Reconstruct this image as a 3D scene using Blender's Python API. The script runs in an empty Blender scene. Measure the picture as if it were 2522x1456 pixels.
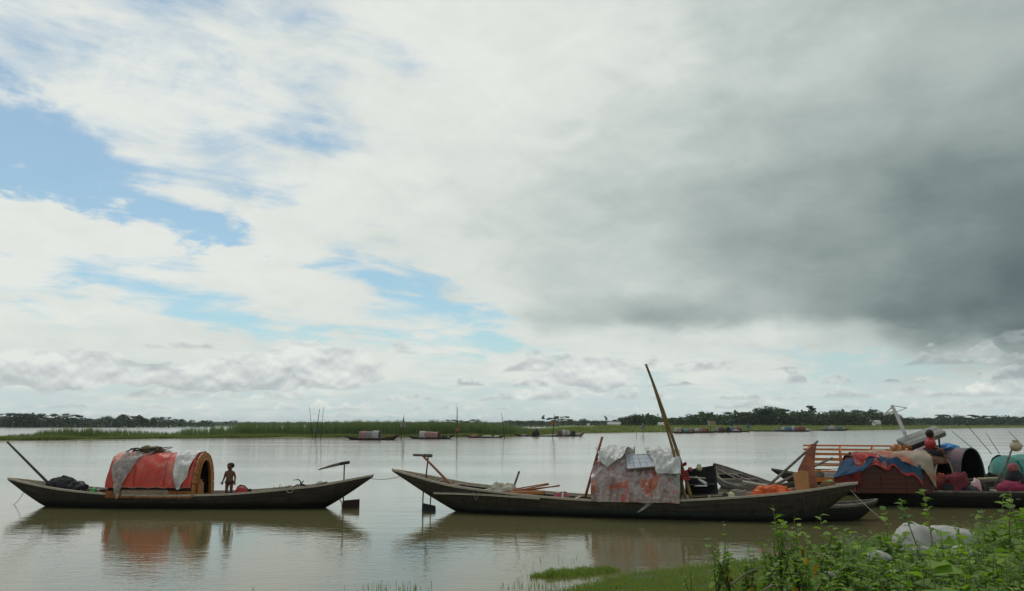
import bpy, bmesh, math, random
from math import sin, cos, pi, radians, sqrt, atan2
from mathutils import Vector, Matrix, Euler, noise as mnoise

scene = bpy.context.scene
COL = scene.collection
random.seed(11)

# ---------------------------------------------------------------- camera
CAM_H = 2.65                      # eye height above the water (m)
FOCAL = 2018.0                    # focal length in units of a 2522 wide picture
PITCH = math.atan(318.0 / FOCAL)
cam_data = bpy.data.cameras.new('camera')
cam_data.sensor_fit = 'HORIZONTAL'
cam_data.angle_x = 2 * math.atan(1261.0 / FOCAL)
cam_data.clip_start = 0.05
cam_data.clip_end = 40000
cam = bpy.data.objects.new('camera', cam_data)
COL.objects.link(cam)
cam.location = (0, 0, CAM_H)
cam.rotation_euler = (pi / 2 + PITCH, 0, 0)
scene.camera = cam

scene.render.engine = 'CYCLES'
scene.cycles.use_denoising = True
scene.cycles.max_bounces = 6
scene.cycles.diffuse_bounces = 3
scene.cycles.glossy_bounces = 3
scene.cycles.transmission_bounces = 4
scene.cycles.transparent_max_bounces = 6
scene.cycles.volume_bounces = 0
scene.cycles.caustics_reflective = False
scene.cycles.caustics_refractive = False
vs = scene.view_settings
vs.view_transform = 'Standard'
vs.look = 'None'
vs.exposure = 0.0
vs.gamma = 1.0
vs.use_curve_mapping = False

SUN_AZ = radians(-20)             # from +Y towards +X
SUN_EL = radians(62)

# ---------------------------------------------------------------- node helpers
class S:
    """a shader socket with arithmetic"""
    def __init__(self, nt, sock): self.nt, self.s = nt, sock
    def _m(self, op, *args, clamp=False):
        n = self.nt.nodes.new('ShaderNodeMath'); n.operation = op; n.use_clamp = clamp
        for i, a in enumerate((self,) + args):
            if isinstance(a, S): self.nt.links.new(a.s, n.inputs[i])
            else: n.inputs[i].default_value = float(a)
        return S(self.nt, n.outputs[0])
    def __add__(self, o): return self._m('ADD', o)
    __radd__ = __add__
    def __sub__(self, o): return self._m('SUBTRACT', o)
    def __rsub__(self, o): return (self * -1.0) + o
    def __mul__(self, o): return self._m('MULTIPLY', o)
    __rmul__ = __mul__
    def __truediv__(self, o): return self._m('DIVIDE', o)
    def max(self, o): return self._m('MAXIMUM', o)
    def min(self, o): return self._m('MINIMUM', o)
    def abs(self): return self._m('ABSOLUTE')
    def pow(self, o): return self._m('POWER', o)
    def clamp(self): return self._m('ADD', 0.0, clamp=True)
    def smooth(self, a, b):
        n = self.nt.nodes.new('ShaderNodeMapRange'); n.interpolation_type = 'SMOOTHSTEP'
        self.nt.links.new(self.s, n.inputs['Value'])
        n.inputs['From Min'].default_value = a; n.inputs['From Max'].default_value = b
        return S(self.nt, n.outputs[0])
    def lin(self, a, b, c=0.0, d=1.0):
        n = self.nt.nodes.new('ShaderNodeMapRange')
        self.nt.links.new(self.s, n.inputs['Value'])
        for k, v in zip(('From Min', 'From Max', 'To Min', 'To Max'), (a, b, c, d)): n.inputs[k].default_value = v
        return S(self.nt, n.outputs[0])

def link(nt, a, b):
    nt.links.new(a.s if isinstance(a, S) else a, b)
def combine(nt, x, y, z):
    n = nt.nodes.new('ShaderNodeCombineXYZ')
    for i, v in enumerate((x, y, z)):
        if isinstance(v, S): nt.links.new(v.s, n.inputs[i])
        else: n.inputs[i].default_value = float(v)
    return n.outputs[0]
def tex_noise(nt, vec, scale, detail=4.0, rough=0.5, dist=0.0, lac=2.0):
    n = nt.nodes.new('ShaderNodeTexNoise')
    if vec is not None: nt.links.new(vec, n.inputs['Vector'])
    n.inputs['Scale'].default_value = scale; n.inputs['Detail'].default_value = detail
    n.inputs['Roughness'].default_value = rough; n.inputs['Distortion'].default_value = dist
    n.inputs['Lacunarity'].default_value = lac
    return S(nt, n.outputs[0])
def ramp(nt, fac, stops, interp='LINEAR'):
    n = nt.nodes.new('ShaderNodeValToRGB'); r = n.color_ramp; r.interpolation = interp
    link(nt, fac, n.inputs[0])
    while len(r.elements) < len(stops): r.elements.new(0.5)
    for e, (p, c) in zip(r.elements, stops):
        e.position = p; e.color = (c[0], c[1], c[2], 1)
    return n.outputs[0]
def mixc(nt, fac, a, b, mode='MIX'):
    n = nt.nodes.new('ShaderNodeMix'); n.data_type = 'RGBA'; n.blend_type = mode
    if isinstance(fac, S): nt.links.new(fac.s, n.inputs[0])
    else: n.inputs[0].default_value = fac
    for v, i in ((a, 6), (b, 7)):
        if isinstance(v, S): v = v.s
        if isinstance(v, bpy.types.NodeSocket): nt.links.new(v, n.inputs[i])
        else: n.inputs[i].default_value = (v[0], v[1], v[2], 1)
    return n.outputs[2]

# ---------------------------------------------------------------- sky
world = bpy.data.worlds.new('World')
scene.world = world
world.use_nodes = True
world.cycles.sampling_method = 'MANUAL'
world.cycles.sample_map_resolution = 256
def build_sky():
    nt = world.node_tree; nt.nodes.clear()
    out = nt.nodes.new('ShaderNodeOutputWorld')
    bg = nt.nodes.new('ShaderNodeBackground'); bg.inputs[1].default_value = 0.1
    nt.links.new(bg.outputs[0], out.inputs[0])
    tc = nt.nodes.new('ShaderNodeTexCoord')
    nrm = nt.nodes.new('ShaderNodeVectorMath'); nrm.operation = 'NORMALIZE'
    nt.links.new(tc.outputs['Generated'], nrm.inputs[0])
    d = nrm.outputs[0]
    sep = nt.nodes.new('ShaderNodeSeparateXYZ'); nt.links.new(d, sep.inputs[0])
    x, y, z = (S(nt, sep.outputs[i]) for i in range(3))
    DEG = 180 / pi
    az = x._m('ARCTAN2', y) * DEG
    el = z._m('ARCSINE') * DEG
    # cloud layer coordinates: a flat sheet seen in perspective
    zz = z.max(0.0) + 0.16
    sheet = combine(nt, x / zz, y / zz, 0.0)
    # streak coordinates, drawn out along the wind (from lower right to upper left of the view)
    sx, sy = x / zz, y / zz
    streak = combine(nt, (sx * 0.80 + sy * 0.60) * 1.0, (sy * 0.80 - sx * 0.60) * 2.6, 3.7)
    dv = combine(nt, x * 1.0, y * 1.0, z * 1.9)
    big = tex_noise(nt, dv, 5.0, 5.0, 0.55)
    big2 = tex_noise(nt, combine(nt, x + 9.0, y, z * 1.9), 5.0, 5.0, 0.55)
    mid = tex_noise(nt, dv, 11.0, 7.0, 0.58, 0.3)
    st = tex_noise(nt, streak, 1.9, 8.0, 0.6, 0.5)
    st2 = tex_noise(nt, sheet, 3.2, 8.0, 0.62, 0.6)
    az_w = az + (big - 0.5) * 6.0
    el_w = el + (big2 - 0.5) * 3.0 + (mid - 0.5) * 2.0

    AZ = (-32, -26, -20, -14, -8, -2, 4, 10, 16, 22, 28, 33)
    # grey value of the cloud (0 lit .. 1 rain cloud), share of open blue, by elevation
    TAB = [
     (1.5, (.16,.16,.16,.16,.16,.16,.16,.16,.18,.20,.22,.26), (.62,.62,.62,.62,.62,.62,.62,.62,.62,.62,.60,.55)),
     (4.0, (.16,.17,.16,.13,.12,.10,.12,.14,.20,.24,.40,.72), (.10,.10,.10,.12,.14,.14,.18,.18,.15,.55,.15,.02)),
     (6.0, (.15,.20,.20,.18,.14,.12,.20,.24,.22,.40,.78,1.0), (.00,.05,.10,.15,.20,.15,.05,.05,.00,.00,.00,.00)),
     (7.5, (.10,.10,.10,.12,.15,.20,.46,.60,.56,.70,.90,1.0), (.10,.18,.24,.24,.24,.15,.00,.00,.00,.00,.00,.00)),
     (9.5, (.05,.05,.10,.12,.18,.22,.34,.38,.58,.72,.86,.98), (.20,.30,.26,.20,.20,.05,.00,.00,.00,.00,.00,.00)),
     (12., (.05,.05,.08,.13,.17,.24,.32,.43,.57,.69,.80,.89), (.12,.20,.22,.12,.10,.00,.00,.00,.00,.00,.00,.00)),
     (15., (.05,.05,.05,.10,.17,.26,.34,.43,.55,.66,.76,.83), (.15,.20,.20,.12,.05,.00,.00,.00,.00,.00,.00,.00)),
     (19., (.03,.05,.08,.10,.12,.16,.25,.34,.43,.51,.57,.62), (.15,.22,.28,.20,.06,.00,.00,.00,.00,.00,.00,.00)),
     (24., (.05,.05,.08,.10,.05,.03,.10,.24,.37,.43,.47,.49), (.34,.36,.36,.30,.15,.02,.00,.00,.00,.00,.00,.00)),
     (30., (.06,.06,.08,.08,.05,.04,.10,.22,.34,.40,.43,.45), (.36,.38,.36,.28,.15,.02,.00,.00,.00,.00,.00,.00)),
    ]
    azf = az_w.lin(-180, 180)
    cur = None
    for i, (e, D, B) in enumerate(TAB):
        stops = [(0.0, (.30, .15, 0)), (0.36, (D[0] * .5 + .12, .25, 0))]
        stops += [((a + 180) / 360, (dd, bb, 0)) for a, dd, bb in zip(AZ, D, B)]
        stops += [(0.66, (D[-1] * .6 + .15, .0, 0)), (1.0, (.30, .15, 0))]
        c = ramp(nt, azf, stops, 'LINEAR' if False else 'EASE')
        if cur is None: cur = c
        else: cur = mixc(nt, el_w.smooth(TAB[i - 1][0], e), cur, c)
    sc_ = nt.nodes.new('ShaderNodeSeparateColor'); nt.links.new(cur, sc_.inputs[0])
    dark, blue = S(nt, sc_.outputs[0]), S(nt, sc_.outputs[1])

    # the open wedge of sky between the cloud sheet and the streak cloud, and the rifts under it
    def AE(u, v):
        X, Y = (u - 1261) / FOCAL, (728 - v) / FOCAL
        q = Vector((X, cos(PITCH) - Y * sin(PITCH), sin(PITCH) + Y * cos(PITCH))).normalized()
        return atan2(q.x, q.y) * DEG, math.asin(q.z) * DEG
    def above(p, q):
        (a0, e0), (a1, e1) = AE(*p), AE(*q)
        k = (e1 - e0) / (a1 - a0)
        return (el_w - e0 - (az_w - a0) * k) * (1 / sqrt(1 + k * k))
    wedge = (above((0, 200), (560, 560)) * -1.0).min(above((0, 455), (520, 590)))
    blue = blue + (wedge + (mid - 0.5) * 3.2 + (st2 - 0.5) * 2.4).smooth(-1.4, 2.0) * 1.0
    for u, v, ru, rv, w, slope in ((490, 565, 110, 42, .45, 0), (850, 655, 120, 28, .45, .1), (620, 800, 420, 34, .40, .06), (1090, 775, 120, 56, .42, .1),
                            (330, 690, 200, 36, .34, .15), (740, 755, 150, 26, .16, .1), (700, 705, 190, 50, -.7, .45), (180, 590, 260, 40, -.35, .3),
                            (1010, 690, 90, 30, .35, .2), (1230, 850, 70, 22, .4, .1), (1400, 870, 50, 20, .45, .3), (2180, 905, 150, 26, .5, 0), (60, 410, 70, 14, -.5, .1)):
        a0, e0 = AE(u, v); a1, e1 = AE(u + ru, v - rv)
        gx = (az_w - a0); gy = (el_w - e0 + gx * slope) / (e1 - e0); gx = gx / (a1 - a0)
        blue = blue + ((gx * gx + gy * gy) * -1.0)._m('EXPONENT') * w

    # ---- grey of the clouds, with billows
    D = dark + (mid - 0.5) * (dark * 0.34 + 0.16) + (st2 - 0.5) * (0.14 - dark * 0.06) + (big - 0.5) * 0.22 - 0.02
    # lit upper edges and grey undersides: compare the billow noise with itself a little higher up
    up = combine(nt, x, y, (z + 0.011) * 1.9)
    mid_up = tex_noise(nt, up, 11.0, 7.0, 0.58, 0.3)
    D = D - (mid - mid_up) * 0.55 * (dark.lin(0.0, 0.7, 1.0, 0.3))
    cl = ramp(nt, D.clamp(), [(0.0, (.785, .815, .775)), (0.20, (.685, .728, .690)), (0.40, (.49, .555, .535)),
                              (0.62, (.322, .383, .372)), (0.82, (.186, .243, .241)), (1.0, (.122, .162, .170))])
    # ---- blue sky: physical sky behind the clouds
    sky = nt.nodes.new('ShaderNodeTexSky'); sky.sky_type = 'NISHITA'; sky.sun_disc = False
    sky.sun_elevation = SUN_EL; sky.sun_rotation = SUN_AZ
    sky.air_density = 1.0; sky.dust_density = 0.6; sky.ozone_density = 1.2
    bl = mixc(nt, 1.0, sky.outputs[0], (0.74, 1.0, 1.0), 'MULTIPLY')
    bl = mixc(nt, el.smooth(7.0, 1.5), bl, (5.0, 6.5, 6.6))
    cf = blue + (st - 0.5) * 1.05 + (st2 - 0.5) * 1.2 + (mid - 0.5) * 0.8 + 0.07
    hi = el_w.smooth(13.0, 19.0)
    cov = cf.smooth(0.14, 0.84) * hi + cf.smooth(0.25, 0.74) * (1.0 - hi)
    cov = cov * blue.smooth(0.0, 0.14)
    cov = cov * el.smooth(2.0, 5.0).lin(0, 1, 0.75, 1.0)
    cl10 = mixc(nt, 1.0, cl, (10, 10, 10), 'MULTIPLY')
    col = mixc(nt, cov * 0.80, cl10, bl)

    # ---- rows of heap clouds low over the horizon, the far ones first
    puff = tex_noise(nt, combine(nt, x, y, z * 1.5), 24.0, 5.0, 0.5, 0.1)
    puff_u = tex_noise(nt, combine(nt, x, y, (z + 0.006) * 1.5), 24.0, 5.0, 0.5, 0.1)
    w1 = puff - 0.5
    lit = (puff_u - puff) * 2.2
    azs = az + w1 * 0.7
    for k, (b0, h, freq, bias, grey, op) in enumerate(((0.40, 0.6, .62, .12, .18, .55), (0.95, 0.8, .41, .10, .24, .65), (1.65, 1.1, .31, .08, .30, .75),
                                            (2.6, 1.6, .24, -.02, .42, .90), (3.6, 2.0, .17, -.06, .38, .75), (4.8, 2.2, .12, -.12, .32, .55))):
        n1 = tex_noise(nt, combine(nt, azs * freq, k * 7.3 + 2.0, el * 0.35), 1.0, 4.0, 0.6)
        top = (n1 - 0.47 + bias * 0.5) * (h * 4.2)
        r = el - b0 + w1 * (0.8 + 0.6 * h)
        a = (top - r).smooth(-0.04, 0.24 * h) * (el - b0 + w1 * 0.35).smooth(-0.10, 0.20)
        g = (r / (top.max(0.25))).lin(0.0, 1.0, 1.0, 0.0) * (grey + 0.14) + lit + dark * 0.72
        hc = ramp(nt, g.clamp(), [(0.0, (8.5, 8.7, 8.1)), (0.28, (6.9, 7.25, 7.0)), (0.6, (5.0, 5.5, 5.5)), (1.0, (3.6, 4.05, 4.25))])
        col = mixc(nt, a * op, col, hc)
    # separate grey-bottomed heaps: azimuth, elevation, half width, half height, greyness
    for ha, he, hw, hh, g in ((-13.2, 3.7, 5.2, 1.9, .20), (-19.4, 2.9, 6.0, 1.25, .38), (-29.3, 3.1, 4.8, 1.5, .34), (5.2, 3.3, 3.0, 1.5, .25)):
        ex = (az - ha + w1 * 3.0) / hw
        ey = (el - he + w1 * 1.7 + (mid - 0.5) * 1.2) / hh
        below = ey.min(0.0) * 0.8           # flat underside
        f = 1.0 - (ex * ex) - (ey * ey) - (below * below)
        a = f.smooth(0.0, 0.20)
        gg = ey.lin(1.0, -0.7, 0.0, 1.0) * g + lit + 0.12
        hc = ramp(nt, gg.clamp(), [(0.0, (8.0, 8.3, 7.9)), (0.28, (6.6, 7.0, 6.85)), (0.6, (4.9, 5.3, 5.4)), (1.0, (4.0, 4.4, 4.6))])
        col = mixc(nt, a * 0.88, col, hc)
    # ground half: what lies past the horizon
    col = mixc(nt, el.smooth(-0.2, -3.0), col, (3.2, 3.3, 3.0))
    nt.links.new(col, bg.inputs[0])
build_sky()

sun_data = bpy.data.lights.new('sun', 'SUN')
sun_data.energy = 1.1
sun_data.angle = radians(22)
sun_data.color = (1.0, 0.96, 0.90)
sun = bpy.data.objects.new('sun', sun_data)
COL.objects.link(sun)
sdir = Vector((sin(SUN_AZ) * cos(SUN_EL), cos(SUN_AZ) * cos(SUN_EL), sin(SUN_EL)))
sun.rotation_euler = sdir.to_track_quat('Z', 'Y').to_euler()
sun.location = sdir * 60

# ---------------------------------------------------------------- picture geometry
def ray(u, v):
    X, Y = (u - 1261) / FOCAL, (728 - v) / FOCAL
    return Vector((X, cos(PITCH) - Y * sin(PITCH), sin(PITCH) + Y * cos(PITCH)))
EYE = Vector((0, 0, CAM_H))
def on_level(u, v, z=0.0):
    r = ray(u, v); return EYE + r * ((z - CAM_H) / r.z)
def at_dist(u, v, dist):
    r = ray(u, v); return EYE + r * (dist / r.y)
class Slice:
    """upright plane through the centre line of a boat; a = left end, b = right end on the water"""
    def __init__(self, a, b):
        self.a, self.b = Vector(a), Vector(b)
        self.d = (self.b - self.a).normalized()
        self.n = Vector((self.d.y, -self.d.x, 0))       # towards the camera
        self.rz = atan2(self.d.y, self.d.x)
    def pt(self, u, v, off=0.0):
        r = ray(u, v); o = self.a + self.n * off
        t = (o - EYE).dot(self.n) / r.dot(self.n)
        return EYE + r * t
    def sz(self, u, v, off=0.0):
        p = self.pt(u, v, off)
        return (p - self.a).dot(self.d), p.z
    def w(self, s, off, z):
        p = self.a + self.d * s + self.n * off
        return Vector((p.x, p.y, z))

# ---------------------------------------------------------------- objects
WM = {}
def put(o, label=None, cat=None, group=None, kind=None):
    if label: o['label'] = label
    if cat: o['category'] = cat
    if group: o['group'] = group
    if kind: o['kind'] = kind
    return o
def empty(name, loc, rz=0.0, label=None, cat=None, group=None):
    o = bpy.data.objects.new(name, None); COL.objects.link(o)
    o.location = loc; o.rotation_euler = (0, 0, rz); o.empty_display_size = 0.2
    WM[o.name] = Matrix.Translation(Vector(loc)) @ Matrix.Rotation(rz, 4, 'Z')
    return put(o, label, cat, group)

class MB:
    def __init__(self): self.v, self.f, self.sm = [], [], []
    def add(self, vs, fs, smooth=False):
        k = len(self.v)
        self.v += [Vector(p) for p in vs]
        self.f += [[i + k for i in f] for f in fs]
        self.sm += [smooth] * len(fs)
        return self
    def box(self, c, size, rot=None, taper=1.0):
        sx, sy, sz = (s / 2 for s in size); c = Vector(c)
        M = rot if isinstance(rot, Matrix) else (Euler(rot).to_matrix() if rot is not None else Matrix.Identity(3))
        vs = []
        for z in (-1, 1):
            k = taper if z > 0 else 1.0
            for x, y in ((-1, -1), (1, -1), (1, 1), (-1, 1)):
                vs.append(c + M @ Vector((x * sx * k, y * sy * k, z * sz)))
        return self.add(vs, [(0, 3, 2, 1), (4, 5, 6, 7), (0, 1, 5, 4), (1, 2, 6, 5), (2, 3, 7, 6), (3, 0, 4, 7)])
    def beam(self, p, q, w, h, up=(0, 0, 1), w2=None, h2=None):
        p, q = Vector(p), Vector(q); d = (q - p).normalized()
        s = d.cross(Vector(up))
        if s.length < 1e-4: s = d.cross(Vector((1, 0, 0)))
        s.normalize(); t = s.cross(d).normalized()
        w2 = w if w2 is None else w2; h2 = h if h2 is None else h2
        vs = []
        for c, ww, hh in ((p, w, h), (q, w2, h2)):
            for a, b in ((-1, -1), (1, -1), (1, 1), (-1, 1)):
                vs.append(c + s * (a * ww / 2) + t * (b * hh / 2))
        return self.add(vs, [(0, 1, 2, 3), (7, 6, 5, 4), (0, 4, 5, 1), (1, 5, 6, 2), (2, 6, 7, 3), (3, 7, 4, 0)])
    def tube(self, pts, radii, n=8, cap=True, smooth=True):
        pts = [Vector(p) for p in pts]
        if not isinstance(radii, (list, tuple)): radii = [radii] * len(pts)
        vs, fs = [], []
        ref = None
        for i, p in enumerate(pts):
            d = (pts[min(i + 1, len(pts) - 1)] - pts[max(i - 1, 0)]).normalized()
            if ref is None:
                ref = d.cross(Vector((0.31, 0.2, 0.93)))
                if ref.length < 1e-3: ref = d.cross(Vector((1, 0, 0)))
            s = (ref - d * ref.dot(d))
            if s.length < 1e-6: s = d.orthogonal()
            s.normalize(); ref = s; t = d.cross(s)
            for k in range(n):
                a = 2 * pi * k / n
                vs.append(p + (s * cos(a) + t * sin(a)) * radii[i])
        for i in range(len(pts) - 1):
            for k in range(n):
                k2 = (k + 1) % n
                fs.append((i * n + k, i * n + k2, (i + 1) * n + k2, (i + 1) * n + k))
        self.add(vs, fs, smooth)
        if cap:
            m = len(self.v) - len(vs)
            self.f.append([m + k for k in range(n)][::-1]); self.sm.append(False)
            e = m + (len(pts) - 1) * n
            self.f.append([e + k for k in range(n)]); self.sm.append(False)
        return self
    def grid(self, rows, smooth=True, close_u=False):
        nu = len(rows[0]); vs = [p for r in rows for p in r]; fs = []
        for i in range(len(rows) - 1):
            for j in range(nu if close_u else nu - 1):
                j2 = (j + 1) % nu
                fs.append((i * nu + j, i * nu + j2, (i + 1) * nu + j2, (i + 1) * nu + j))
        return self.add(vs, fs, smooth)
    def blob(self, c, r, seed=0, amp=0.25, freq=1.6, nu=36, nv=18, flat=-0.35, fold=0.0, rz=0.0):
        c = Vector(c); rows = []
        for i in range(nv + 1):
            ph = -pi / 2 + pi * i / nv; row = []
            for j in range(nu):
                a = 2 * pi * j / nu
                d = Vector((cos(a) * cos(ph), sin(a) * cos(ph), sin(ph)))
                k = 1 + amp * mnoise.noise(d * freq + Vector((seed * 7.1, seed, 3.3)))
                k += amp * .45 * mnoise.noise(d * freq * 2.3 + Vector((seed * 2.1, 9, seed)))
                if fold:
                    k += fold * ((1 - abs(mnoise.noise(d * freq * 2.2 + Vector((seed, 5, seed * 3))))) ** 2 - .5)
                    k += fold * .6 * ((1 - abs(mnoise.noise(d * freq * 4.7 + Vector((seed * 5, 1, seed))))) ** 2 - .5)
                z = max(d.z * k, flat)
                x_, y_ = d.x * k * r[0], d.y * k * r[1]
                row.append(c + Vector((x_ * cos(rz) - y_ * sin(rz), x_ * sin(rz) + y_ * cos(rz), (z - flat) * r[2])))
            rows.append(row)
        return self.grid(rows, True, True)
    def pot(self, c, prof, n=16):
        """turned vessel: profile of (radius, height)"""
        c = Vector(c)
        return self.tube([c + Vector((0, 0, h)) for r, h in prof], [max(r, .002) for r, h in prof], n)
    def build(self, name, m, parent=None, label=None, cat=None, group=None, kind=None, solid=0.0):
        if parent is not None:
            inv = WM[parent.name].inverted(); vs = [inv @ p for p in self.v]; W = WM[parent.name]
        else:
            xs = [p.x for p in self.v]; ys = [p.y for p in self.v]; zs = [p.z for p in self.v]
            o0 = Vector(((min(xs) + max(xs)) / 2, (min(ys) + max(ys)) / 2, min(zs)))
            vs = [p - o0 for p in self.v]; W = Matrix.Translation(o0)
        me = bpy.data.meshes.new(name)
        me.from_pydata([tuple(p) for p in vs], [], self.f)
        me.polygons.foreach_set('use_smooth', self.sm)
        me.update()
        o = bpy.data.objects.new(name, me); COL.objects.link(o)
        if m is not None: me.materials.append(m)
        if parent is not None: o.parent = parent
        else: o.location = W.translation
        WM[o.name] = W
        if solid:
            md = o.modifiers.new('thickness', 'SOLIDIFY'); md.thickness = solid; md.offset = 0
        return put(o, label, cat, group, kind)

def copy_tree(o, loc, rz=0.0, scale=None, parent=None):
    c = o.copy(); COL.objects.link(c)
    if parent is None:
        c.location = loc; c.rotation_euler = (0, 0, rz)
        if scale is not None: c.scale = (scale,) * 3 if not isinstance(scale, (tuple, list)) else scale
    else: c.parent = parent
    for ch in list(o.children): copy_tree(ch, None, parent=c)
    return c
def lerp(a, b, t): return a + (b - a) * t
def interp(xs, ys, x):
    if x <= xs[0]: return ys[0]
    for i in range(len(xs) - 1):
        if x <= xs[i + 1]:
            return lerp(ys[i], ys[i + 1], (x - xs[i]) / (xs[i + 1] - xs[i]))
    return ys[-1]
def sm_interp(xs, ys, x, w):
    return sum(interp(xs, ys, x + d * w) for d in (-1, -.5, 0, .5, 1)) / 5
def sag(p, q, drop, n=10):
    p, q = Vector(p), Vector(q)
    return [p.lerp(q, i / n) - Vector((0, 0, drop * 4 * (i / n) * (1 - i / n))) for i in range(n + 1)]

# ---------------------------------------------------------------- materials
MATS = {}
def pmat(name, c1, c2=None, scale=4.0, rough=0.7, bump=0.0, bscale=None, stretch=(1, 1, 1), detail=6, spec=0.3, c3=None, metal=0.0,
         trans=0.0, alpha=None, sheen=0.0, bias=0.5, width=0.22, wave=None):
    if name in MATS: return MATS[name]
    m = bpy.data.materials.new(name); m.use_nodes = True; nt = m.node_tree
    b = nt.nodes['Principled BSDF']
    tc = nt.nodes.new('ShaderNodeTexCoord'); mp = nt.nodes.new('ShaderNodeMapping')
    mp.inputs['Scale'].default_value = stretch
    oi = nt.nodes.new('ShaderNodeObjectInfo')
    off = combine(nt, S(nt, oi.outputs['Random']) * 37.0, S(nt, oi.outputs['Random']) * 91.0, 0.0)
    nt.links.new(tc.outputs['Object'], mp.inputs[0]); nt.links.new(off, mp.inputs['Location'])
    vec = mp.outputs[0]
    n1 = tex_noise(nt, vec, scale, detail, 0.6)
    col = None
    if c2 is None: c2 = tuple(k * 0.7 for k in c1)
    col = mixc(nt, n1.smooth(bias - width, bias + width), c1, c2)
    if c3 is not None:
        n2 = tex_noise(nt, vec, scale * 0.37, 4, 0.55)
        col = mixc(nt, n2.smooth(0.52, 0.66), col, c3)
    nt.links.new(col, b.inputs['Base Color'])
    b.inputs['Roughness'].default_value = rough
    b.inputs['Specular IOR Level'].default_value = spec
    b.inputs['Metallic'].default_value = metal
    if sheen: b.inputs['Sheen Weight'].default_value = sheen
    if trans: b.inputs['Transmission Weight'].default_value = trans
    if alpha is not None: b.inputs['Alpha'].default_value = alpha
    if bump:
        n3 = tex_noise(nt, vec, bscale or scale * 3, 5, 0.6)
        bp = nt.nodes.new('ShaderNodeBump'); bp.inputs['Strength'].default_value = bump; bp.inputs['Distance'].default_value = 0.03
        nt.links.new(n3.s, bp.inputs['Height']); nt.links.new(bp.outputs[0], b.inputs['Normal'])
    MATS[name] = m
    return m
def leafmat(name, c1, c2, rough=0.55, trans=0.35, scale=3.0):
    """thin leaf: part of the light passes through"""
    m = bpy.data.materials.new(name); m.use_nodes = True; nt = m.node_tree
    b = nt.nodes['Principled BSDF']; out = nt.nodes['Material Output']
    geo = nt.nodes.new('ShaderNodeNewGeometry'); oi = nt.nodes.new('ShaderNodeObjectInfo')
    n1 = tex_noise(nt, geo.outputs['Position'], scale, 3, 0.6)
    f = (n1 * 1.4 - 0.2 + (S(nt, oi.outputs['Random']) - 0.5) * 0.6 + (S(nt, geo.outputs['Random Per Island']) - 0.5) * 0.5).clamp()
    col = mixc(nt, f, c1, c2)
    nt.links.new(col, b.inputs['Base Color']); b.inputs['Roughness'].default_value = rough
    b.inputs['Specular IOR Level'].default_value = 0.3
    tr = nt.nodes.new('ShaderNodeBsdfTranslucent'); nt.links.new(mixc(nt, 1.0, col, (1.3, 1.5, .5), 'MULTIPLY'), tr.inputs[0])
    mx = nt.nodes.new('ShaderNodeMixShader'); mx.inputs[0].default_value = trans
    nt.links.new(b.outputs[0], mx.inputs[1]); nt.links.new(tr.outputs[0], mx.inputs[2]); nt.links.new(mx.outputs[0], out.inputs[0])
    return m

# ---------------------------------------------------------------- river
def build_river():
    m = bpy.data.materials.new('silty_water'); m.use_nodes = True; nt = m.node_tree
    b = nt.nodes['Principled BSDF']
    geo = nt.nodes.new('ShaderNodeNewGeometry'); P = geo.outputs['Position']
    sp = nt.nodes.new('ShaderNodeSeparateXYZ'); nt.links.new(P, sp.inputs[0])
    X, Y = S(nt, sp.outputs[0]), S(nt, sp.outputs[1])
    silt = tex_noise(nt, combine(nt, X * 0.02, Y * 0.05, 0.0), 1.0, 3, 0.5)
    col = mixc(nt, silt, (0.115, 0.106, 0.046), (0.135, 0.122, 0.056))
    col = mixc(nt, (Y + (silt - .5) * 60).smooth(40.0, 130.0), col, (0.25, 0.205, 0.155))      # main current carries more silt
    nt.links.new(col, b.inputs['Base Color'])
    b.inputs['IOR'].default_value = 1.40
    b.inputs['Specular IOR Level'].default_value = 0.5
    # wind lanes: smooth and ruffled water
    lane = tex_noise(nt, combine(nt, X * 0.02, Y * 0.11, 4.0), 1.0, 4, 0.55)
    rough = (lane.smooth(0.35, 0.7) * 0.05 + 0.02)
    open_w = Y.smooth(45.0, 120.0)                     # out on the open river the wind reaches the surface
    rough = rough + open_w * 0.10
    nt.links.new(rough.s, b.inputs['Roughness'])
    fine = tex_noise(nt, combine(nt, X * 3.2 + Y * 0.9, Y * 5.6 - X * 0.8, 0.0), 1.0, 3, 0.55)
    med = tex_noise(nt, combine(nt, X * 0.55, Y * 1.3, 7.0), 1.0, 3, 0.5)
    ripple = tex_noise(nt, combine(nt, X * 6.5 + Y * 2.0, Y * 11.0, 2.0), 1.0, 2, 0.5)
    ruff = lane.lin(0.3, 0.7, 0.35, 1.0)
    h = (med * 0.022 + (fine * 0.020 + ripple * 0.008) * ruff) * Y.smooth(35.0, 130.0).lin(0, 1, 1.0, 0.25)      # the far reach lies smoother
    bp = nt.nodes.new('ShaderNodeBump'); bp.inputs['Strength'].default_value = 0.36; bp.inputs['Distance'].default_value = 1.0
    nt.links.new(h.s, bp.inputs['Height']); nt.links.new(bp.outputs[0], b.inputs['Normal'])
    mb = MB()
    Q = 16000
    mb.add([(-Q, -200, 0), (Q, -200, 0), (Q, 2 * Q, 0), (-Q, 2 * Q, 0)], [(0, 1, 2, 3)])
    mb.build('river_water', m, kind='structure')
build_river()

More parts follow.
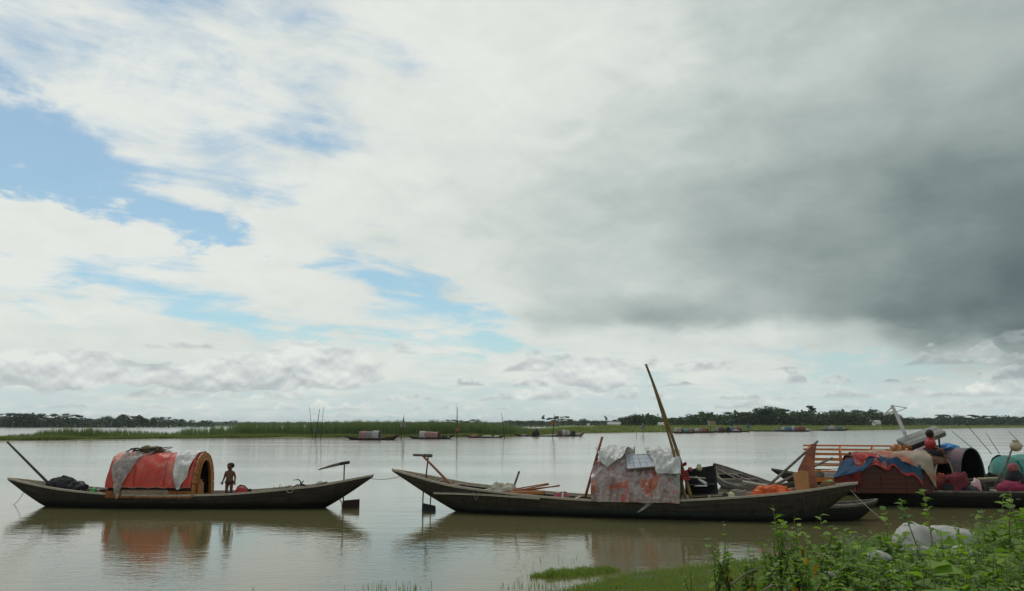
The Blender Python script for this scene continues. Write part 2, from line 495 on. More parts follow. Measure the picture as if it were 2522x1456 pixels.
# ---------------------------------------------------------------- shoreline
M_MUD = pmat('mud_bank', (.10, .085, .052), (.06, .066, .03), .5, .9, .5, 4)
M_TURF = pmat('turf_soil', (.050, .072, .020), (.085, .082, .038), 1.6, .95, .8, 9)
M_MEADOW = pmat('meadow_green', (.16, .19, .055), (.115, .15, .042), .05, .95, 0, None, (1, .25, 1), c3=(.125, .125, .045))
M_REED = leafmat('reed_leaf', (.11, .15, .066), (.21, .24, .11), .6, .3, .12)
M_SEDGE = leafmat('sedge_leaf', (.135, .175, .050), (.20, .215, .080), .6, .3, .1)

def strip_land(name, front, back, z_top, m, label, ridge=0.5):
    """land between two rows of shoreline points, with a sloped edge"""
    rows = []
    n = 80
    def along(pts, t):
        f = t * (len(pts) - 1); i = min(int(f), len(pts) - 2); return pts[i].lerp(pts[i + 1], f - i)
    prof = ((0, -.4), (.012, .05), (.03, .35), (.08, .75), (.3, 1), (.7, 1), (.97, .3), (1, -.4))
    for f, h in prof:
        row = []
        for i in range(n + 1):
            t = i / n; a, b = along(front, t), along(back, t)
            wob = mnoise.noise(Vector((t * 37, f * 3, 1.7)))
            p = a.lerp(b, f) + Vector((0, wob * 1.6 * (1 if f < .2 else 4), 0))
            zt = z_top(t) if callable(z_top) else z_top
            row.append(Vector((p.x, p.y, (zt * h * (.8 + .4 * mnoise.noise(Vector((t * 21, f * 4, 8))))) if h > 0 else h)))
        rows.append(row)
    return MB().grid(rows).build(name, m, kind='structure')

# the reed bank: shoreline read along its foot
FOOT = [(-500, 1092), (0, 1085.5), (180, 1083), (420, 1080), (700, 1077.5), (900, 1077), (1100, 1075.5), (1250, 1075.5), (1330, 1071), (1420, 1067), (1520, 1065.5), (1700, 1064), (1900, 1062), (2100, 1060.5), (2300, 1056.5), (2522, 1053.5), (2900, 1051)]
foot = [on_level(u, v) for u, v in FOOT]
def depth_at(u):        # how far the bank reaches back, in metres
    return interp((0, 600, 900, 1150, 1300, 1600, 2522), (12, 22, 34, 60, 160, 260, 320), u)
back = [p + Vector((p.x * .02, depth_at(u), 0)) for p, (u, v) in zip(foot, FOOT)]
def bank_top(u): return interp((0, 1230, 1420, 1500, 1900, 2250, 2522), (.4, .45, 1.9, 2.5, 2.45, 2.2, 2.0), u)
def bank_top_t(t):
    f = t * (len(FOOT) - 1); i = min(int(f), len(FOOT) - 2)
    return bank_top(lerp(FOOT[i][0], FOOT[i + 1][0], f - i))
strip_land('reed_bank_ground', foot, back, bank_top_t, M_MEADOW, None)

def blades(spots, m, name, hfun, wfun, label, cat=None, lean=.18):
    """many single blades, each a bent two-step strip"""
    v, f = [], []
    for (x, y, z, k) in spots:
        h = hfun(x, y, k); w = wfun(k)
        a = random.uniform(0, pi); dx, dy = cos(a) * w / 2, sin(a) * w / 2
        b = random.uniform(0, 2 * pi); l = random.uniform(.2, 1) * lean * h
        lx, ly = cos(b) * l, sin(b) * l
        i = len(v)
        v += [(x - dx, y - dy, z), (x + dx, y + dy, z), (x + lx * .35 + dx * .75, y + ly * .35 + dy * .75, z + h * .6),
              (x + lx * .35 - dx * .75, y + ly * .35 - dy * .75, z + h * .6), (x + lx, y + ly, z + h)]
        f += [(i, i + 1, i + 2, i + 3), (i + 3, i + 2, i + 4)]
    me = bpy.data.meshes.new(name); me.from_pydata(v, [], f); me.update()
    me.materials.append(m)
    o = bpy.data.objects.new(name, me); COL.objects.link(o)
    put(o, label, cat, kind='stuff')
    return o

def along_foot(u):
    us = [q[0] for q in FOOT]
    return Vector((interp(us, [p.x for p in foot], u), interp(us, [p.y for p in foot], u), 0))
def build_reeds():
    rnd = random.Random(5)
    tall, short = [], []
    # share of tall reeds and height along the bank, read from the skyline
    RU = (0, 80, 110, 230, 300, 420, 470, 600, 720, 860, 1000, 1200, 1260, 1330, 1420, 2522)
    RH = (.6, 1.1, 1.7, 1.9, 1.6, .9, 2.0, 2.8, 2.9, 3.2, 3.3, 3.0, 2.4, 1.3, .8, .5)
    RD = (.05, .10, .22, .22, .12, .08, .26, .36, .6, 1, 1, 1, .8, .4, .12, .05)
    for i in range(80000):
        u = rnd.uniform(-60, 1500)
        dn = interp(RU, RD, u)
        clump = mnoise.noise(Vector((u * .021, 3.1, 0))) * .5 + mnoise.noise(Vector((u * .09, 8.1, 0))) * .45
        if rnd.random() > max(.16, dn * (1 + clump * (2.6 if u < 760 else .7))): continue
        b = rnd.uniform(.14, .95) ** 1.2
        p = along_foot(u); q = p + Vector((p.x * .02, depth_at(u), 0)) * 1.0
        d = min(depth_at(u), 26) * b
        y = p.y + 1.2 + d; x = p.x * (y / p.y) + rnd.uniform(-.3, .3)
        h = interp(RU, RH, u) * rnd.uniform(.5, 1.12) * (1 + .34 * clump)
        tall.append((x, y, .2, max(h, .3)))
    blades(tall, M_REED, 'reeds', lambda x, y, k: k, lambda k: random.uniform(.05, .11), 'tall dark green reeds along the river spit', 'reeds', .16)
    for i in range(60000):
        u = rnd.uniform(-120, 2600)
        p = along_foot(u)
        far = interp((0, 1250, 1400, 2522), (3.5, 7, 60, 120), u)
        d = rnd.random() ** 1.6 * far
        y = p.y + .1 + d; x = p.x * (y / p.y)
        cl = .75 + .5 * mnoise.noise(Vector((x * .15, y * .1, 0)))
        fr_ = d / depth_at(u)
        zt = bank_top(u) * interp((0, .012, .03, .08, .3), (0, .05, .35, .75, 1), fr_) * .8
        short.append((x, y, zt - .05, rnd.uniform(.35, .8) * cl * (1.0 if u < 1300 else 1.35)))
    blades(short, M_SEDGE, 'sedge', lambda x, y, k: k, lambda k: random.uniform(.12, .24) , 'short bright green sedge at the water edge of the spit', 'grass', .5)
build_reeds()

# far shores
fs = [on_level(u, v) for u, v in ((-700, 1054.2), (0, 1053), (300, 1052.6), (560, 1051), (640, 1049.6), (760, 1048.6))]
strip_land('far_shore', fs, [p + Vector((p.x * .1, 150, 0)) for p in fs], 1.6, M_MEADOW, None)
fr = [on_level(u, v) for u, v in ((1250, 1052), (1500, 1051.5), (1900, 1051), (2300, 1050), (2522, 1049.6), (3100, 1049))]
strip_land('far_meadow', fr, [p + Vector((p.x * .3, 700, 0)) for p in fr], 1.2, M_MEADOW, None)

# ---------------------------------------------------------------- trees
M_BARK = pmat('bark', (.07, .06, .045), (.04, .035, .028), 3, .9)
M_CROWN = [leafmat('crown_dark', (.018, .034, .014), (.038, .062, .024), .6, .2, .35),
           leafmat('crown_mid', (.026, .048, .016), (.056, .086, .028), .6, .2, .35),
           leafmat('crown_light', (.045, .070, .022), (.080, .105, .034), .6, .2, .35)]
def make_crown(seed, kind):
    """leaf clumps spread through an uneven crown, unit height 1"""
    r = random.Random(seed); v, f = [], []
    lobes = []
    if kind == 'spread':
        for k in range(9): lobes.append((r.uniform(-.42, .42), r.uniform(-.3, .3), r.uniform(.62, .93), r.uniform(.13, .24), r.uniform(.05, .09)))
    elif kind == 'round':
        for k in range(8): lobes.append((r.uniform(-.26, .26), r.uniform(-.22, .22), r.uniform(.34, .84), r.uniform(.13, .22), r.uniform(.10, .17)))
    elif kind == 'bush':
        for k in range(8): lobes.append((r.uniform(-.5, .5), r.uniform(-.3, .3), r.uniform(.12, .66), r.uniform(.2, .32), r.uniform(.15, .26)))
    elif kind == 'tuft':
        for k in range(5): lobes.append((r.uniform(-.12, .12), r.uniform(-.1, .1), r.uniform(.72, .95), r.uniform(.08, .16), r.uniform(.04, .07)))
    for (cx, cy, cz, rx, rz) in lobes:
        for i in range(190):
            d = Vector((r.gauss(0, 1), r.gauss(0, 1), r.gauss(0, 1))).normalized() * r.uniform(.45, 1.04)
            p = Vector((cx + d.x * rx, cy + d.y * rx, cz + d.z * rz))
            s = r.uniform(.014, .030)
            a = Vector((r.gauss(0, 1), r.gauss(0, 1), r.gauss(0, .5))).normalized() * s
            b = Vector((r.gauss(0, 1), r.gauss(0, 1), r.gauss(0, .5))).normalized() * s
            i0 = len(v); v += [tuple(p - a), tuple(p + b), tuple(p + a), tuple(p - b)]; f.append((i0, i0 + 1, i0 + 2, i0 + 3))
    return v, f, lobes
TREE_PROTO = {}
def tree_proto(seed, kind, tone):
    v, f, lobes = make_crown(seed, kind)
    cme = bpy.data.meshes.new('crown'); cme.from_pydata(v, [], f); cme.update(); cme.materials.append(M_CROWN[tone])
    mb = MB(); r = random.Random(seed + 50)
    bx, by = r.uniform(-.04, .04), r.uniform(-.04, .04)
    fork = .42 if kind in ('spread',) else (.7 if kind == 'tuft' else .3)
    mb.tube([(0, 0, -.02), (bx * .5, by * .5, fork * .5), (bx, by, fork)], [.024, .018, .015], 6)
    for (cx, cy, cz, rx, rz) in lobes[:6]:
        mb.tube([(bx, by, fork - .04), ((bx + cx) * .5, (by + cy) * .5, (fork + cz) * .5 - .02), (cx, cy, cz)], [.012, .008, .004], 5)
    tme = bpy.data.meshes.new('trunk'); tme.from_pydata([tuple(p) for p in mb.v], [], mb.f); tme.update(); tme.materials.append(M_BARK)
    return tme, cme
for kind, seeds in (('spread', (1, 2, 3)), ('round', (4, 5, 6)), ('bush', (7, 8, 9)), ('tuft', (10, 11))):
    TREE_PROTO[kind] = [tree_proto(s, kind, t) for s in seeds for t in ((0, 1) if kind != 'bush' else (0, 1, 2))]
def tree(p, h, kind, label, group=None, pick=None, wide=1.0, name=None):
    tme, cme = TREE_PROTO[kind][random.randrange(len(TREE_PROTO[kind])) if pick is None else pick]
    o = empty(name or ('bush' if kind == 'bush' else 'tree'), p, random.uniform(0, 6.28), label, 'bush' if kind == 'bush' else 'tree', group)
    o.scale = (h * wide, h * wide, h)
    for nm, me in (('trunk', tme), ('crown', cme)):
        c = bpy.data.objects.new(nm, me); COL.objects.link(c); c.parent = o
    return o
rt = random.Random(21); random.seed(77)
ORD = ('first second third fourth fifth sixth seventh eighth ninth tenth eleventh twelfth thirteenth fourteenth fifteenth sixteenth seventeenth eighteenth nineteenth '
       'twentieth twenty-first twenty-second twenty-third twenty-fourth twenty-fifth twenty-sixth twenty-seventh twenty-eighth twenty-ninth thirtieth thirty-first thirty-second thirty-third thirty-fourth thirty-fifth thirty-sixth thirty-seventh thirty-eighth thirty-ninth fortieth forty-first forty-second forty-third forty-fourth forty-fifth').split()
# a wood: single crowns along its skyline (u, v of the tops), closed undergrowth below them
def skyline_wood(tops, dist_fn, group, where, kinds, tone, step=.8, low=.82, n_under=9000):
    us = [t[0] for t in tops]; vs_ = [t[1] for t in tops]
    u = us[0]; k_ = 0
    while u < us[-1]:
        d = dist_fn(u) * rt.uniform(.97, 1.05)
        vt = interp(us, vs_, u)
        top = at_dist(u, vt, d); h = max(top.z * rt.uniform(.86, 1.22), 2.0)
        k = rt.choices(kinds[0], kinds[1])[0]
        look = {'spread': 'flat crowned', 'round': 'round crowned', 'bush': 'low bushy'}[k]
        tree((top.x, d, .4), h, k, '%s tree, %s along %s' % (look, ORD[min(k_, 44)], where), group, wide=rt.uniform(1.15, 1.7))
        k_ += 1
        u += rt.uniform(1.0, 1.6) * step * h * FOCAL / d
    v, f = [], []
    for i in range(n_under):
        u = rt.uniform(us[0], us[-1]); d = dist_fn(u) * rt.uniform(.965, 1.03)
        top = at_dist(u, interp(us, vs_, u), d).z
        t = top * low * (1 + .28 * mnoise.noise(Vector((u * .045, 2, 1))) + .2 * mnoise.noise(Vector((u * .16, 5, d * .05)))) * rt.uniform(.8, 1)
        z = t * rt.random() ** .8
        p = Vector((at_dist(u, 1046, d).x, d, z + .2)); s_ = top * .085 * rt.uniform(.6, 1.3)
        a = Vector((rt.gauss(0, 1), rt.gauss(0, 1), rt.gauss(0, .6))).normalized() * s_
        b = Vector((rt.gauss(0, 1), rt.gauss(0, 1), rt.gauss(0, .6))).normalized() * s_
        i0 = len(v); v += [tuple(p - a), tuple(p + b), tuple(p + a), tuple(p - b)]; f.append((i0, i0 + 1, i0 + 2, i0 + 3))
    me = bpy.data.meshes.new('undergrowth'); me.from_pydata(v, [], f); me.update(); me.materials.append(M_CROWN[tone])
    o = bpy.data.objects.new('undergrowth', me); COL.objects.link(o); put(o, 'closed green undergrowth of ' + where.split(',')[0], 'undergrowth', kind='stuff')
LT = [(-20, 1026), (60, 1014), (75, 1014), (100, 1024), (160, 1024), (230, 1030), (280, 1022), (330, 1021), (380, 1028), (420, 1030), (470, 1037), (500, 1036), (530, 1041)]
skyline_wood(LT, lambda u: 800, 'trees of the wood across the river', 'the wood across the open river, from the picture edge', (('spread', 'round'), (.6, .4)), 0, .8, .84, 12000)
RT = [(1520, 1036), (1560, 1022), (1600, 1018), (1640, 1030), (1700, 1024), (1725, 1014), (1790, 1020), (1830, 1016), (1880, 1006), (1920, 1008), (1990, 1014), (2060, 1013), (2120, 1012), (2190, 1018), (2230, 1028), (2255, 1036)]
skyline_wood(RT, lambda u: interp((1500, 1700, 2260), (520, 560, 640), u), 'trees of the wood behind the meadow', 'the wood behind the meadow, counted from the white shed', (('spread', 'round'), (.2, .8)), 1, .7, .95, 18000)
RB = [(2250, 1030), (2330, 1024), (2400, 1027), (2470, 1023), (2560, 1026)]
skyline_wood(RB, lambda u: 950, 'trees of the farther wood past the white mast', 'the dark wood past the white mast, counted from the mast', (('spread', 'round'), (.3, .7)), 0, .9, .9, 6000)
for (u, vt, d, k, lab, wd) in ((1337, 1024, 640, 'tuft', 'thin tree with a high tuft beside the small grove', 1.0), (1362, 1029, 640, 'spread', 'first flat topped tree of the small grove above the reeds', 1.3),
                           (1386, 1025, 640, 'spread', 'second flat topped tree of the small grove, tallest above the reeds', 1.4),
                           (1110, 1034, 620, 'spread', 'flat topped tree rising just over the reeds, first of three', 1.7), (1140, 1035, 620, 'spread', 'middle one of three flat topped trees rising over the reeds', 1.6), (1170, 1033, 620, 'spread', 'last of three flat topped trees rising over the reeds', 1.5),
                           (983, 1039, 620, 'bush', 'small round tree crown peeping over the reeds', 1.2), (562, 1037, 1000, 'spread', 'first of two lone trees on the low far shore', 1.3), (576, 1036, 1000, 'spread', 'second of two lone trees on the low far shore', 1.3),
                           (1995, 1000, 600, 'tuft', 'thin tree whose tuft stands above the meadow wood', 1.2), (1908, 1000, 585, 'spread', 'tall open crowned tree above the meadow wood', 1.1), (1492, 1026, 500, 'tuft', 'slim dark palm like tree beside the white shed', .8)):
    top = at_dist(u, vt, d); tree((top.x, d, .3), top.z, k, lab, wide=wd)
# band of trees further back between the groves
BT = [(1255, 1037), (1300, 1036), (1420, 1034), (1455, 1031), (1480, 1036), (1540, 1034), (1680, 1028), (1720, 1026)]
skyline_wood(BT, lambda u: 760, 'low trees far behind the meadow', 'the low wood far behind the reeds, counted from the poles', (('round', 'spread'), (.7, .3)), 0, 1.1, .85, 6000)

# woods so far off that they read as one mass
def far_wood(name, u0, u1, dist, vtop, n, label, tone):
    v, f = [], []; r = random.Random(int(u0) + 3)
    for i in range(n):
        u = r.uniform(u0, u1); d = dist * r.uniform(.98, 1.06)
        top = at_dist(u, vtop + 2.2 * mnoise.noise(Vector((u * .03, dist, 0))) + 1.0 * mnoise.noise(Vector((u * .17, dist, 0))), d)
        z = top.z * r.random() ** .6
        p = Vector((top.x, d, max(z, 0))); s = dist * .0011 * r.uniform(.7, 1.5)
        a = Vector((r.gauss(0, 1), r.gauss(0, 1), r.gauss(0, .5))).normalized() * s
        b = Vector((r.gauss(0, 1), r.gauss(0, 1), r.gauss(0, .5))).normalized() * s
        k = len(v); v += [tuple(p - a), tuple(p + b), tuple(p + a), tuple(p - b)]; f.append((k, k + 1, k + 2, k + 3))
    me = bpy.data.meshes.new(name); me.from_pydata(v, [], f); me.update(); me.materials.append(M_CROWN[tone])
    o = bpy.data.objects.new(name, me); COL.objects.link(o); put(o, label, 'wood', kind='stuff')
far_wood('distant_woods', 480, 1330, 2300, 1041.0, 12000, 'hazy strip of woods on the horizon past the reeds', 1)
far_wood('distant_woods', 1240, 1760, 1700, 1037.5, 8000, 'hazy strip of woods on the horizon behind the groves', 1)
far_wood('distant_woods', 2200, 2700, 1900, 1031.5, 7000, 'hazy strip of woods at the end of the river', 1)
far_wood('distant_woods', -200, 560, 2300, 1041, 7000, 'hazy strip of woods behind the far shore', 1)

# ---------------------------------------------------------------- boat building
def hull_material(name, dry, dark, tar_z=.16, tint=None, paint=None):
    m = bpy.data.materials.new(name); m.use_nodes = True; nt = m.node_tree
    b = nt.nodes['Principled BSDF']
    geo = nt.nodes.new('ShaderNodeNewGeometry'); tc = nt.nodes.new('ShaderNodeTexCoord')
    sp = nt.nodes.new('ShaderNodeSeparateXYZ'); nt.links.new(tc.outputs['Object'], sp.inputs[0])
    X, Y, Z = (S(nt, sp.outputs[i]) for i in range(3))
    oi = nt.nodes.new('ShaderNodeObjectInfo'); R = S(nt, oi.outputs['Random'])
    grain = tex_noise(nt, combine(nt, X * 1.1 + R * 50, Y * 6, Z * 26), 1.0, 6, .65)
    drip = tex_noise(nt, combine(nt, X * 13, Y * 4, Z * 1.3), 1.0, 5, .6)
    patch = tex_noise(nt, combine(nt, X * .9, Y * 2, Z * 2.4 + R * 9), 1.0, 5, .6)
    c = mixc(nt, grain.smooth(.3, .72), dry, dark)
    c = mixc(nt, drip.smooth(.5, .74) * .75, c, tuple(k * .35 for k in dark))
    c = mixc(nt, patch.smooth(.48, .70) * .6, c, tuple(k * 1.5 for k in dry))
    if paint is not None:
        band = (Z + (patch - .5) * .22).smooth(paint[1], paint[1] - .10) * (drip.smooth(.62, .40))
        c = mixc(nt, band * .85, c, paint[0])
    tar = (Z + (drip - .5) * .16 + (patch - .5) * .10).smooth(tar_z + .05, tar_z - .09)
    c = mixc(nt, tar * .96, c, (.009, .0088, .0085))
    nt.links.new(c, b.inputs['Base Color'])
    b.inputs['Roughness'].default_value = .8; b.inputs['Specular IOR Level'].default_value = .25
    bp = nt.nodes.new('ShaderNodeBump'); bp.inputs['Strength'].default_value = .5; bp.inputs['Distance'].default_value = .012
    nt.links.new((grain + patch * .6).s, bp.inputs['Height']); nt.links.new(bp.outputs[0], b.inputs['Normal'])
    return m
M_HULL_A = hull_material('hull_wood_brown', (.045, .036, .025), (.020, .017, .013), .22)
M_HULL_B = hull_material('hull_wood_blue', (.056, .045, .031), (.023, .019, .014), .15, paint=((.014, .045, .052), .28))
M_HULL_C = hull_material('hull_wood_tarred', (.05, .042, .033), (.022, .019, .016), .40)
M_HULL_FAR = hull_material('hull_wood_far', (.045, .036, .028), (.022, .018, .015), .12)
M_RAIL = pmat('weathered_rail', (.54, .47, .37), (.33, .28, .21), 7, .85, .5, 30, (1, 6, 6))
M_PLANK = pmat('deck_plank', (.21, .155, .115), (.10, .075, .055), 5, .85, .5, 24, (1, 6, 6))
M_DARKWOOD = pmat('dark_wood', (.055, .042, .032), (.025, .02, .016), 6, .8, .4, 20)
M_GREYWOOD = pmat('grey_wood', (.20, .175, .145), (.09, .078, .062), 8, .9, .5, 30)
M_ORANGE = pmat('orange_varnished_wood', (.44, .165, .030), (.25, .085, .018), 6, .5, .3, 22, (1, 3, 3), spec=.5)
M_REDWOOD = pmat('red_brown_wood', (.30, .085, .030), (.16, .045, .018), 6, .5, .3, 22, spec=.4)
M_BAMBOO = pmat('bamboo', (.24, .165, .055), (.10, .066, .024), 3, .6, .2, 20)
M_ROPE = pmat('rope', (.36, .33, .27), (.22, .2, .16), 30, .95, .5, 90)
M_STEEL = pmat('dark_iron', (.035, .034, .034), (.05, .035, .025), 20, .6, .2, 50, metal=.5)
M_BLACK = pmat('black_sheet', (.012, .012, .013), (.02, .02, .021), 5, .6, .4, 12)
M_TARP_RED = pmat('red_tarp', (.62, .060, .030), (.40, .036, .020), 2.6, .45, .9, 5, c3=(.52, .17, .13), spec=.45)
M_PLASTIC = pmat('clear_plastic_sheet', (.46, .45, .41), (.20, .195, .175), 7, .3, 1.0, 9, spec=.6, alpha=.72)  # darker second tone paints shade into the folds
M_PLASTIC_W = pmat('white_plastic_sheet', (.68, .67, .64), (.44, .435, .41), 6, .35, 1.0, 9, spec=.5, alpha=.92)
M_GREEN = pmat('green_plastic', (.08, .38, .10), (.05, .25, .07), 9, .4)
M_WHITE = pmat('white_enamel', (.72, .72, .70), (.55, .55, .53), 9, .35)
M_RED = pmat('red_enamel', (.42, .03, .025), (.25, .02, .02), 7, .4)
M_PINK = pmat('pink_enamel', (.55, .13, .14), (.38, .08, .09), 7, .4)
M_BLUE = pmat('blue_plastic', (.04, .22, .50), (.03, .14, .34), 7, .4)
M_NET = pmat('net_twine', (.58, .54, .42), (.40, .37, .28), 26, .95, 1.0, 60)
M_DARKCLOTH = pmat('charcoal_cloth', (.030, .031, .034), (.016, .016, .018), 7, .85, .8, 14)
M_SKIN = pmat('skin', (.15, .068, .038), (.11, .05, .028), 12, .5)
M_HAIR = pmat('black_hair', (.010, .009, .008), (.018, .015, .012), 40, .6, .6, 90)

def build_hull(boat, sl, gun, wl, B, depth, m, n=44, strakes=5, full=2.3, rail=True, tipw=.035, detail=True, rail_m=None):
    """gun: near gunwale read as (u, v) from left tip to right tip; wl: u of the waterline at both ends"""
    u0, u1 = gun[0][0], gun[-1][0]
    bf = lambda t: tipw + B * max(0.0, 1 - abs(2 * t - 1) ** full)
    ss, zs = [], []
    for (u, v) in gun:
        t = (u - u0) / (u1 - u0); s, z = sl.sz(u, v, bf(t) if 0 < t < 1 else 0); ss.append(s); zs.append(z)
    L0, L1 = ss[0], ss[-1]
    wa = sl.sz(wl[0], gun[0][1] + 40)[0]; wb = sl.sz(wl[1], gun[0][1] + 40)[0]
    sheer = lambda s: sm_interp(ss, zs, s, (L1 - L0) * .02) if L0 < s < L1 else interp(ss, zs, s)
    ka = [L0, lerp(L0, wa, .5), wa, wa + .45, wa + 1.2, wb - 1.2, wb - .45, wb, lerp(L1, wb, .5), L1]
    kz = [zs[0] - .05, zs[0] * .5 - .05, 0, -.17, -depth, -depth, -.17, 0, zs[-1] * .5 - .05, zs[-1] - .05]
    keel = lambda s: sm_interp(ka, kz, s, .18) if L0 + .2 < s < L1 - .2 else interp(ka, kz, s)
    st = [lerp(L0, L1, .5 - .5 * cos(pi * i / n)) for i in range(n + 1)]
    T = lambda s: (s - L0) / (L1 - L0)
    def sec(s, q, side, out=0.0):
        b = bf(T(s)); zk, zz = keel(s), sheer(s)
        off = b * (1 - (1 - q) ** 2.1) + out
        return sl.w(s, side * off, lerp(zk, zz, q ** 1.45))
    inv = boat
    inner = MB()
    for side in (1, -1):
        rows = [[sec(s, q, side, -.03) for q in (0.0, .25, .5, .75, .985)] for s in st]
        inner.grid(rows if side == 1 else [r[::-1] for r in rows])
    hullo = inner.build('hull', m, boat)
    qs = [0, .34, .56, .73, .87, 1.0] if strakes == 5 else [0, .5, .8, 1.0]
    for side in (1, -1):
        for k in range(len(qs) - 1):
            outer, rim = [], []
            a, b_ = qs[k], qs[k + 1]
            lap = .013 if detail else .006
            for s in st:
                outer.append([sec(s, lerp(a, b_, e), side, lap * (1 - e)) for e in (0, .25, .5, .75, 1)])
                rim.append([sec(s, b_, side, 0), sec(s, b_, side, -.02), sec(s, a, side, -.012), sec(s, a, side, lap)])
            if side == -1: outer = [r[::-1] for r in outer]; rim = [r[::-1] for r in rim]
            mb = MB().grid(outer, True); mb.grid(rim, False)
            o = mb.build('strake', m, hullo)
    if rail:
        for side in (1, -1):
            pts = [sec(s, 1, side, -.01) + Vector((0, 0, .012)) for s in st]
            mb = MB(); rows = []
            for i, p in enumerate(pts):
                w, h = .075, .058
                rows.append([p + sl.n * (w / 2) - Vector((0, 0, h / 2)), p + sl.n * (w / 2) + Vector((0, 0, h / 2)), p - sl.n * (w / 2) + Vector((0, 0, h / 2)), p - sl.n * (w / 2) - Vector((0, 0, h / 2))])
            mb.grid(rows, False, True); mb.build('gunwale', rail_m or M_RAIL, boat)
            if detail:
                rows = []
                for s in st[4:-4]:
                    p = sl.w(s, side * max(bf(T(s)) - .14, .02), sheer(s) - .03)
                    w, h = .05, .03
                    rows.append([p + sl.n * (w / 2) - Vector((0, 0, h / 2)), p + sl.n * (w / 2) + Vector((0, 0, h / 2)), p - sl.n * (w / 2) + Vector((0, 0, h / 2)), p - sl.n * (w / 2) - Vector((0, 0, h / 2))])
                MB().grid(rows, False, True).build('inner_rail', rail_m or M_RAIL, boat)
    info = dict(L0=L0, L1=L1, sheer=sheer, b=bf, T=T, sl=sl, keel=keel)
    return info
def deck(boat, I, s0, s1, drop, m=None, pw=.17, over=0.0):
    """cross planks between the sides"""
    sl = I['sl']; s = s0; r = random.Random(int(s0 * 10) + 5)
    while s < s1 - .02:
        w = min(pw * r.uniform(.85, 1.15), s1 - s)
        c = s + w / 2
        d = drop(c) if callable(drop) else drop
        hb = I['b'](I['T'](c)) * interp((0, .1, .3, .6), (.98, .95, .86, .7), d) - .02
        if hb > .04:
            z = I['sheer'](c) - d + r.uniform(-.006, .006)
            MB().beam(sl.w(c, -hb, z), sl.w(c, hb, z), w - .014, .028).build('plank', m or M_PLANK, boat)
        s += w
def thwarts(boat, I, where, drop=.04):
    for s in where:
        hb = I['b'](I['T'](s)) - .02; z = I['sheer'](s) - drop
        MB().beam(I['sl'].w(s, -hb, z), I['sl'].w(s, hb, z), .07, .05).build('thwart', M_RAIL, boat)

def vault(sl, s, f, W, H, zb, p=.86, q=.80):
    a = f * pi / 2
    off = W * (1 if f > 0 else -1) * abs(sin(a)) ** p
    return sl.w(s, off, zb + H * max(cos(a), 0) ** q), a
def vault_sheet(sl, smin, smax, f0, f1, W, H, zb, n=34, k=26, lift=0.0, wr=.03, seed=0, edge=0.0, hang=0.0, p=.86, q=.80, freq=2.2, taper=None, zf=None):
    """cloth lying over the hoops between s positions (functions of f), with folds"""
    rows = []
    for j in range(k + 1):
        fc = lerp(f0, f1, j / k) if not (callable(f0) or callable(f1)) else 0; f = fc; row = []
        a = smin(f) if callable(smin) else smin; b = smax(f) if callable(smax) else smax
        for i in range(n + 1):
            t = i / n; s = lerp(a, b, t)
            if callable(f0) or callable(f1): f = lerp(f0(t) if callable(f0) else f0, f1(t) if callable(f1) else f1, j / k)
            fe = f + edge * mnoise.noise(Vector((s * 2.3, seed, 0))) * (1 if j in (0, k) else 0)
            base, ang = vault(sl, s, max(min(fe, 1.0), -1.0), W, H, zb, p, q)
            if zf: base.z += zf(s) * max(cos(ang), 0) ** .6
            nrm = (sl.n * sin(ang) + Vector((0, 0, cos(ang))))
            nz = mnoise.noise(Vector((s * freq, f * 3.0 * freq * .5, seed * 3.7))) + .5 * mnoise.noise(Vector((s * freq * 2.6 + f * 4, f * 5, seed * 1.3)))
            cr = (1 - abs(mnoise.noise(Vector((s * freq * .9 + f * 2, f * 2.2 - s * .8, seed * 9.1))))) ** 4
            row.append(base + nrm * (lift + wr * (nz + cr * .8)) - Vector((0, 0, hang * max(0, abs(f) - .8) * 5 * (1 + 1.3 * mnoise.noise(Vector((s * 3.1, seed, 2)))))))
        rows.append(row)
    return MB().grid(rows)

def pole(name, p, q, r0, r1, m, label, cat='pole', group=None, joints=0, bend=0.0, parent=None, n=8):
    p, q = Vector(p), Vector(q)
    k = 12 if (bend or joints) else 3
    mid = Vector((bend, 0, bend * .3)); pts, rad = [], []
    for i in range(k + 1):
        t = i / k; pts.append(p.lerp(q, t) + mid * (4 * t * (1 - t))); rad.append(lerp(r0, r1, t))
    mb = MB().tube(pts, rad, n)
    if joints:
        for j in range(1, joints):
            t = j / joints; c = p.lerp(q, t) + mid * (4 * t * (1 - t)); d = (q - p).normalized()
            mb.tube([c - d * .012, c, c + d * .012], [lerp(r0, r1, t) * 1.0, lerp(r0, r1, t) * 1.22, lerp(r0, r1, t) * 1.0], n)
    return mb.build(name, m, parent, label, cat if parent is None else None, group)

# ================================================================= boat with the red cabin
A0, A1 = on_level(112, 1246.5), on_level(805, 1250.5)
dA = (A1 - A0).normalized()
slA = Slice(A0, A1)
boatA = empty('cabin_boat', (A0 + A1) / 2, slA.rz, 'dark wooden boat with red tarpaulin cabin, moored beside the open river', 'boat')
gunA = [(21, 1179), (70, 1191), (136, 1204), (200, 1212.5), (268, 1218), (330, 1221), (400, 1222), (471, 1221), (552, 1219.5), (620, 1214.5), (681, 1208.5), (740, 1203), (795, 1196.5), (844, 1186.5), (885, 1178.5), (919, 1171)]
IA = build_hull(boatA, slA, gunA, (112, 805), .74, .28, M_HULL_A, full=3.8)
sA = lambda u, v=1215, off=0.0: slA.sz(u, v, off)[0]
deck(boatA, IA, IA['L0'] + .25, sA(118), lambda s: .035)
deck(boatA, IA, sA(118), sA(262), lambda s: .20)
deck(boatA, IA, sA(262), sA(548), lambda s: .26)
deck(boatA, IA, sA(548), sA(745), lambda s: .17)
deck(boatA, IA, sA(745), IA['L1'] - .3, lambda s: .04)
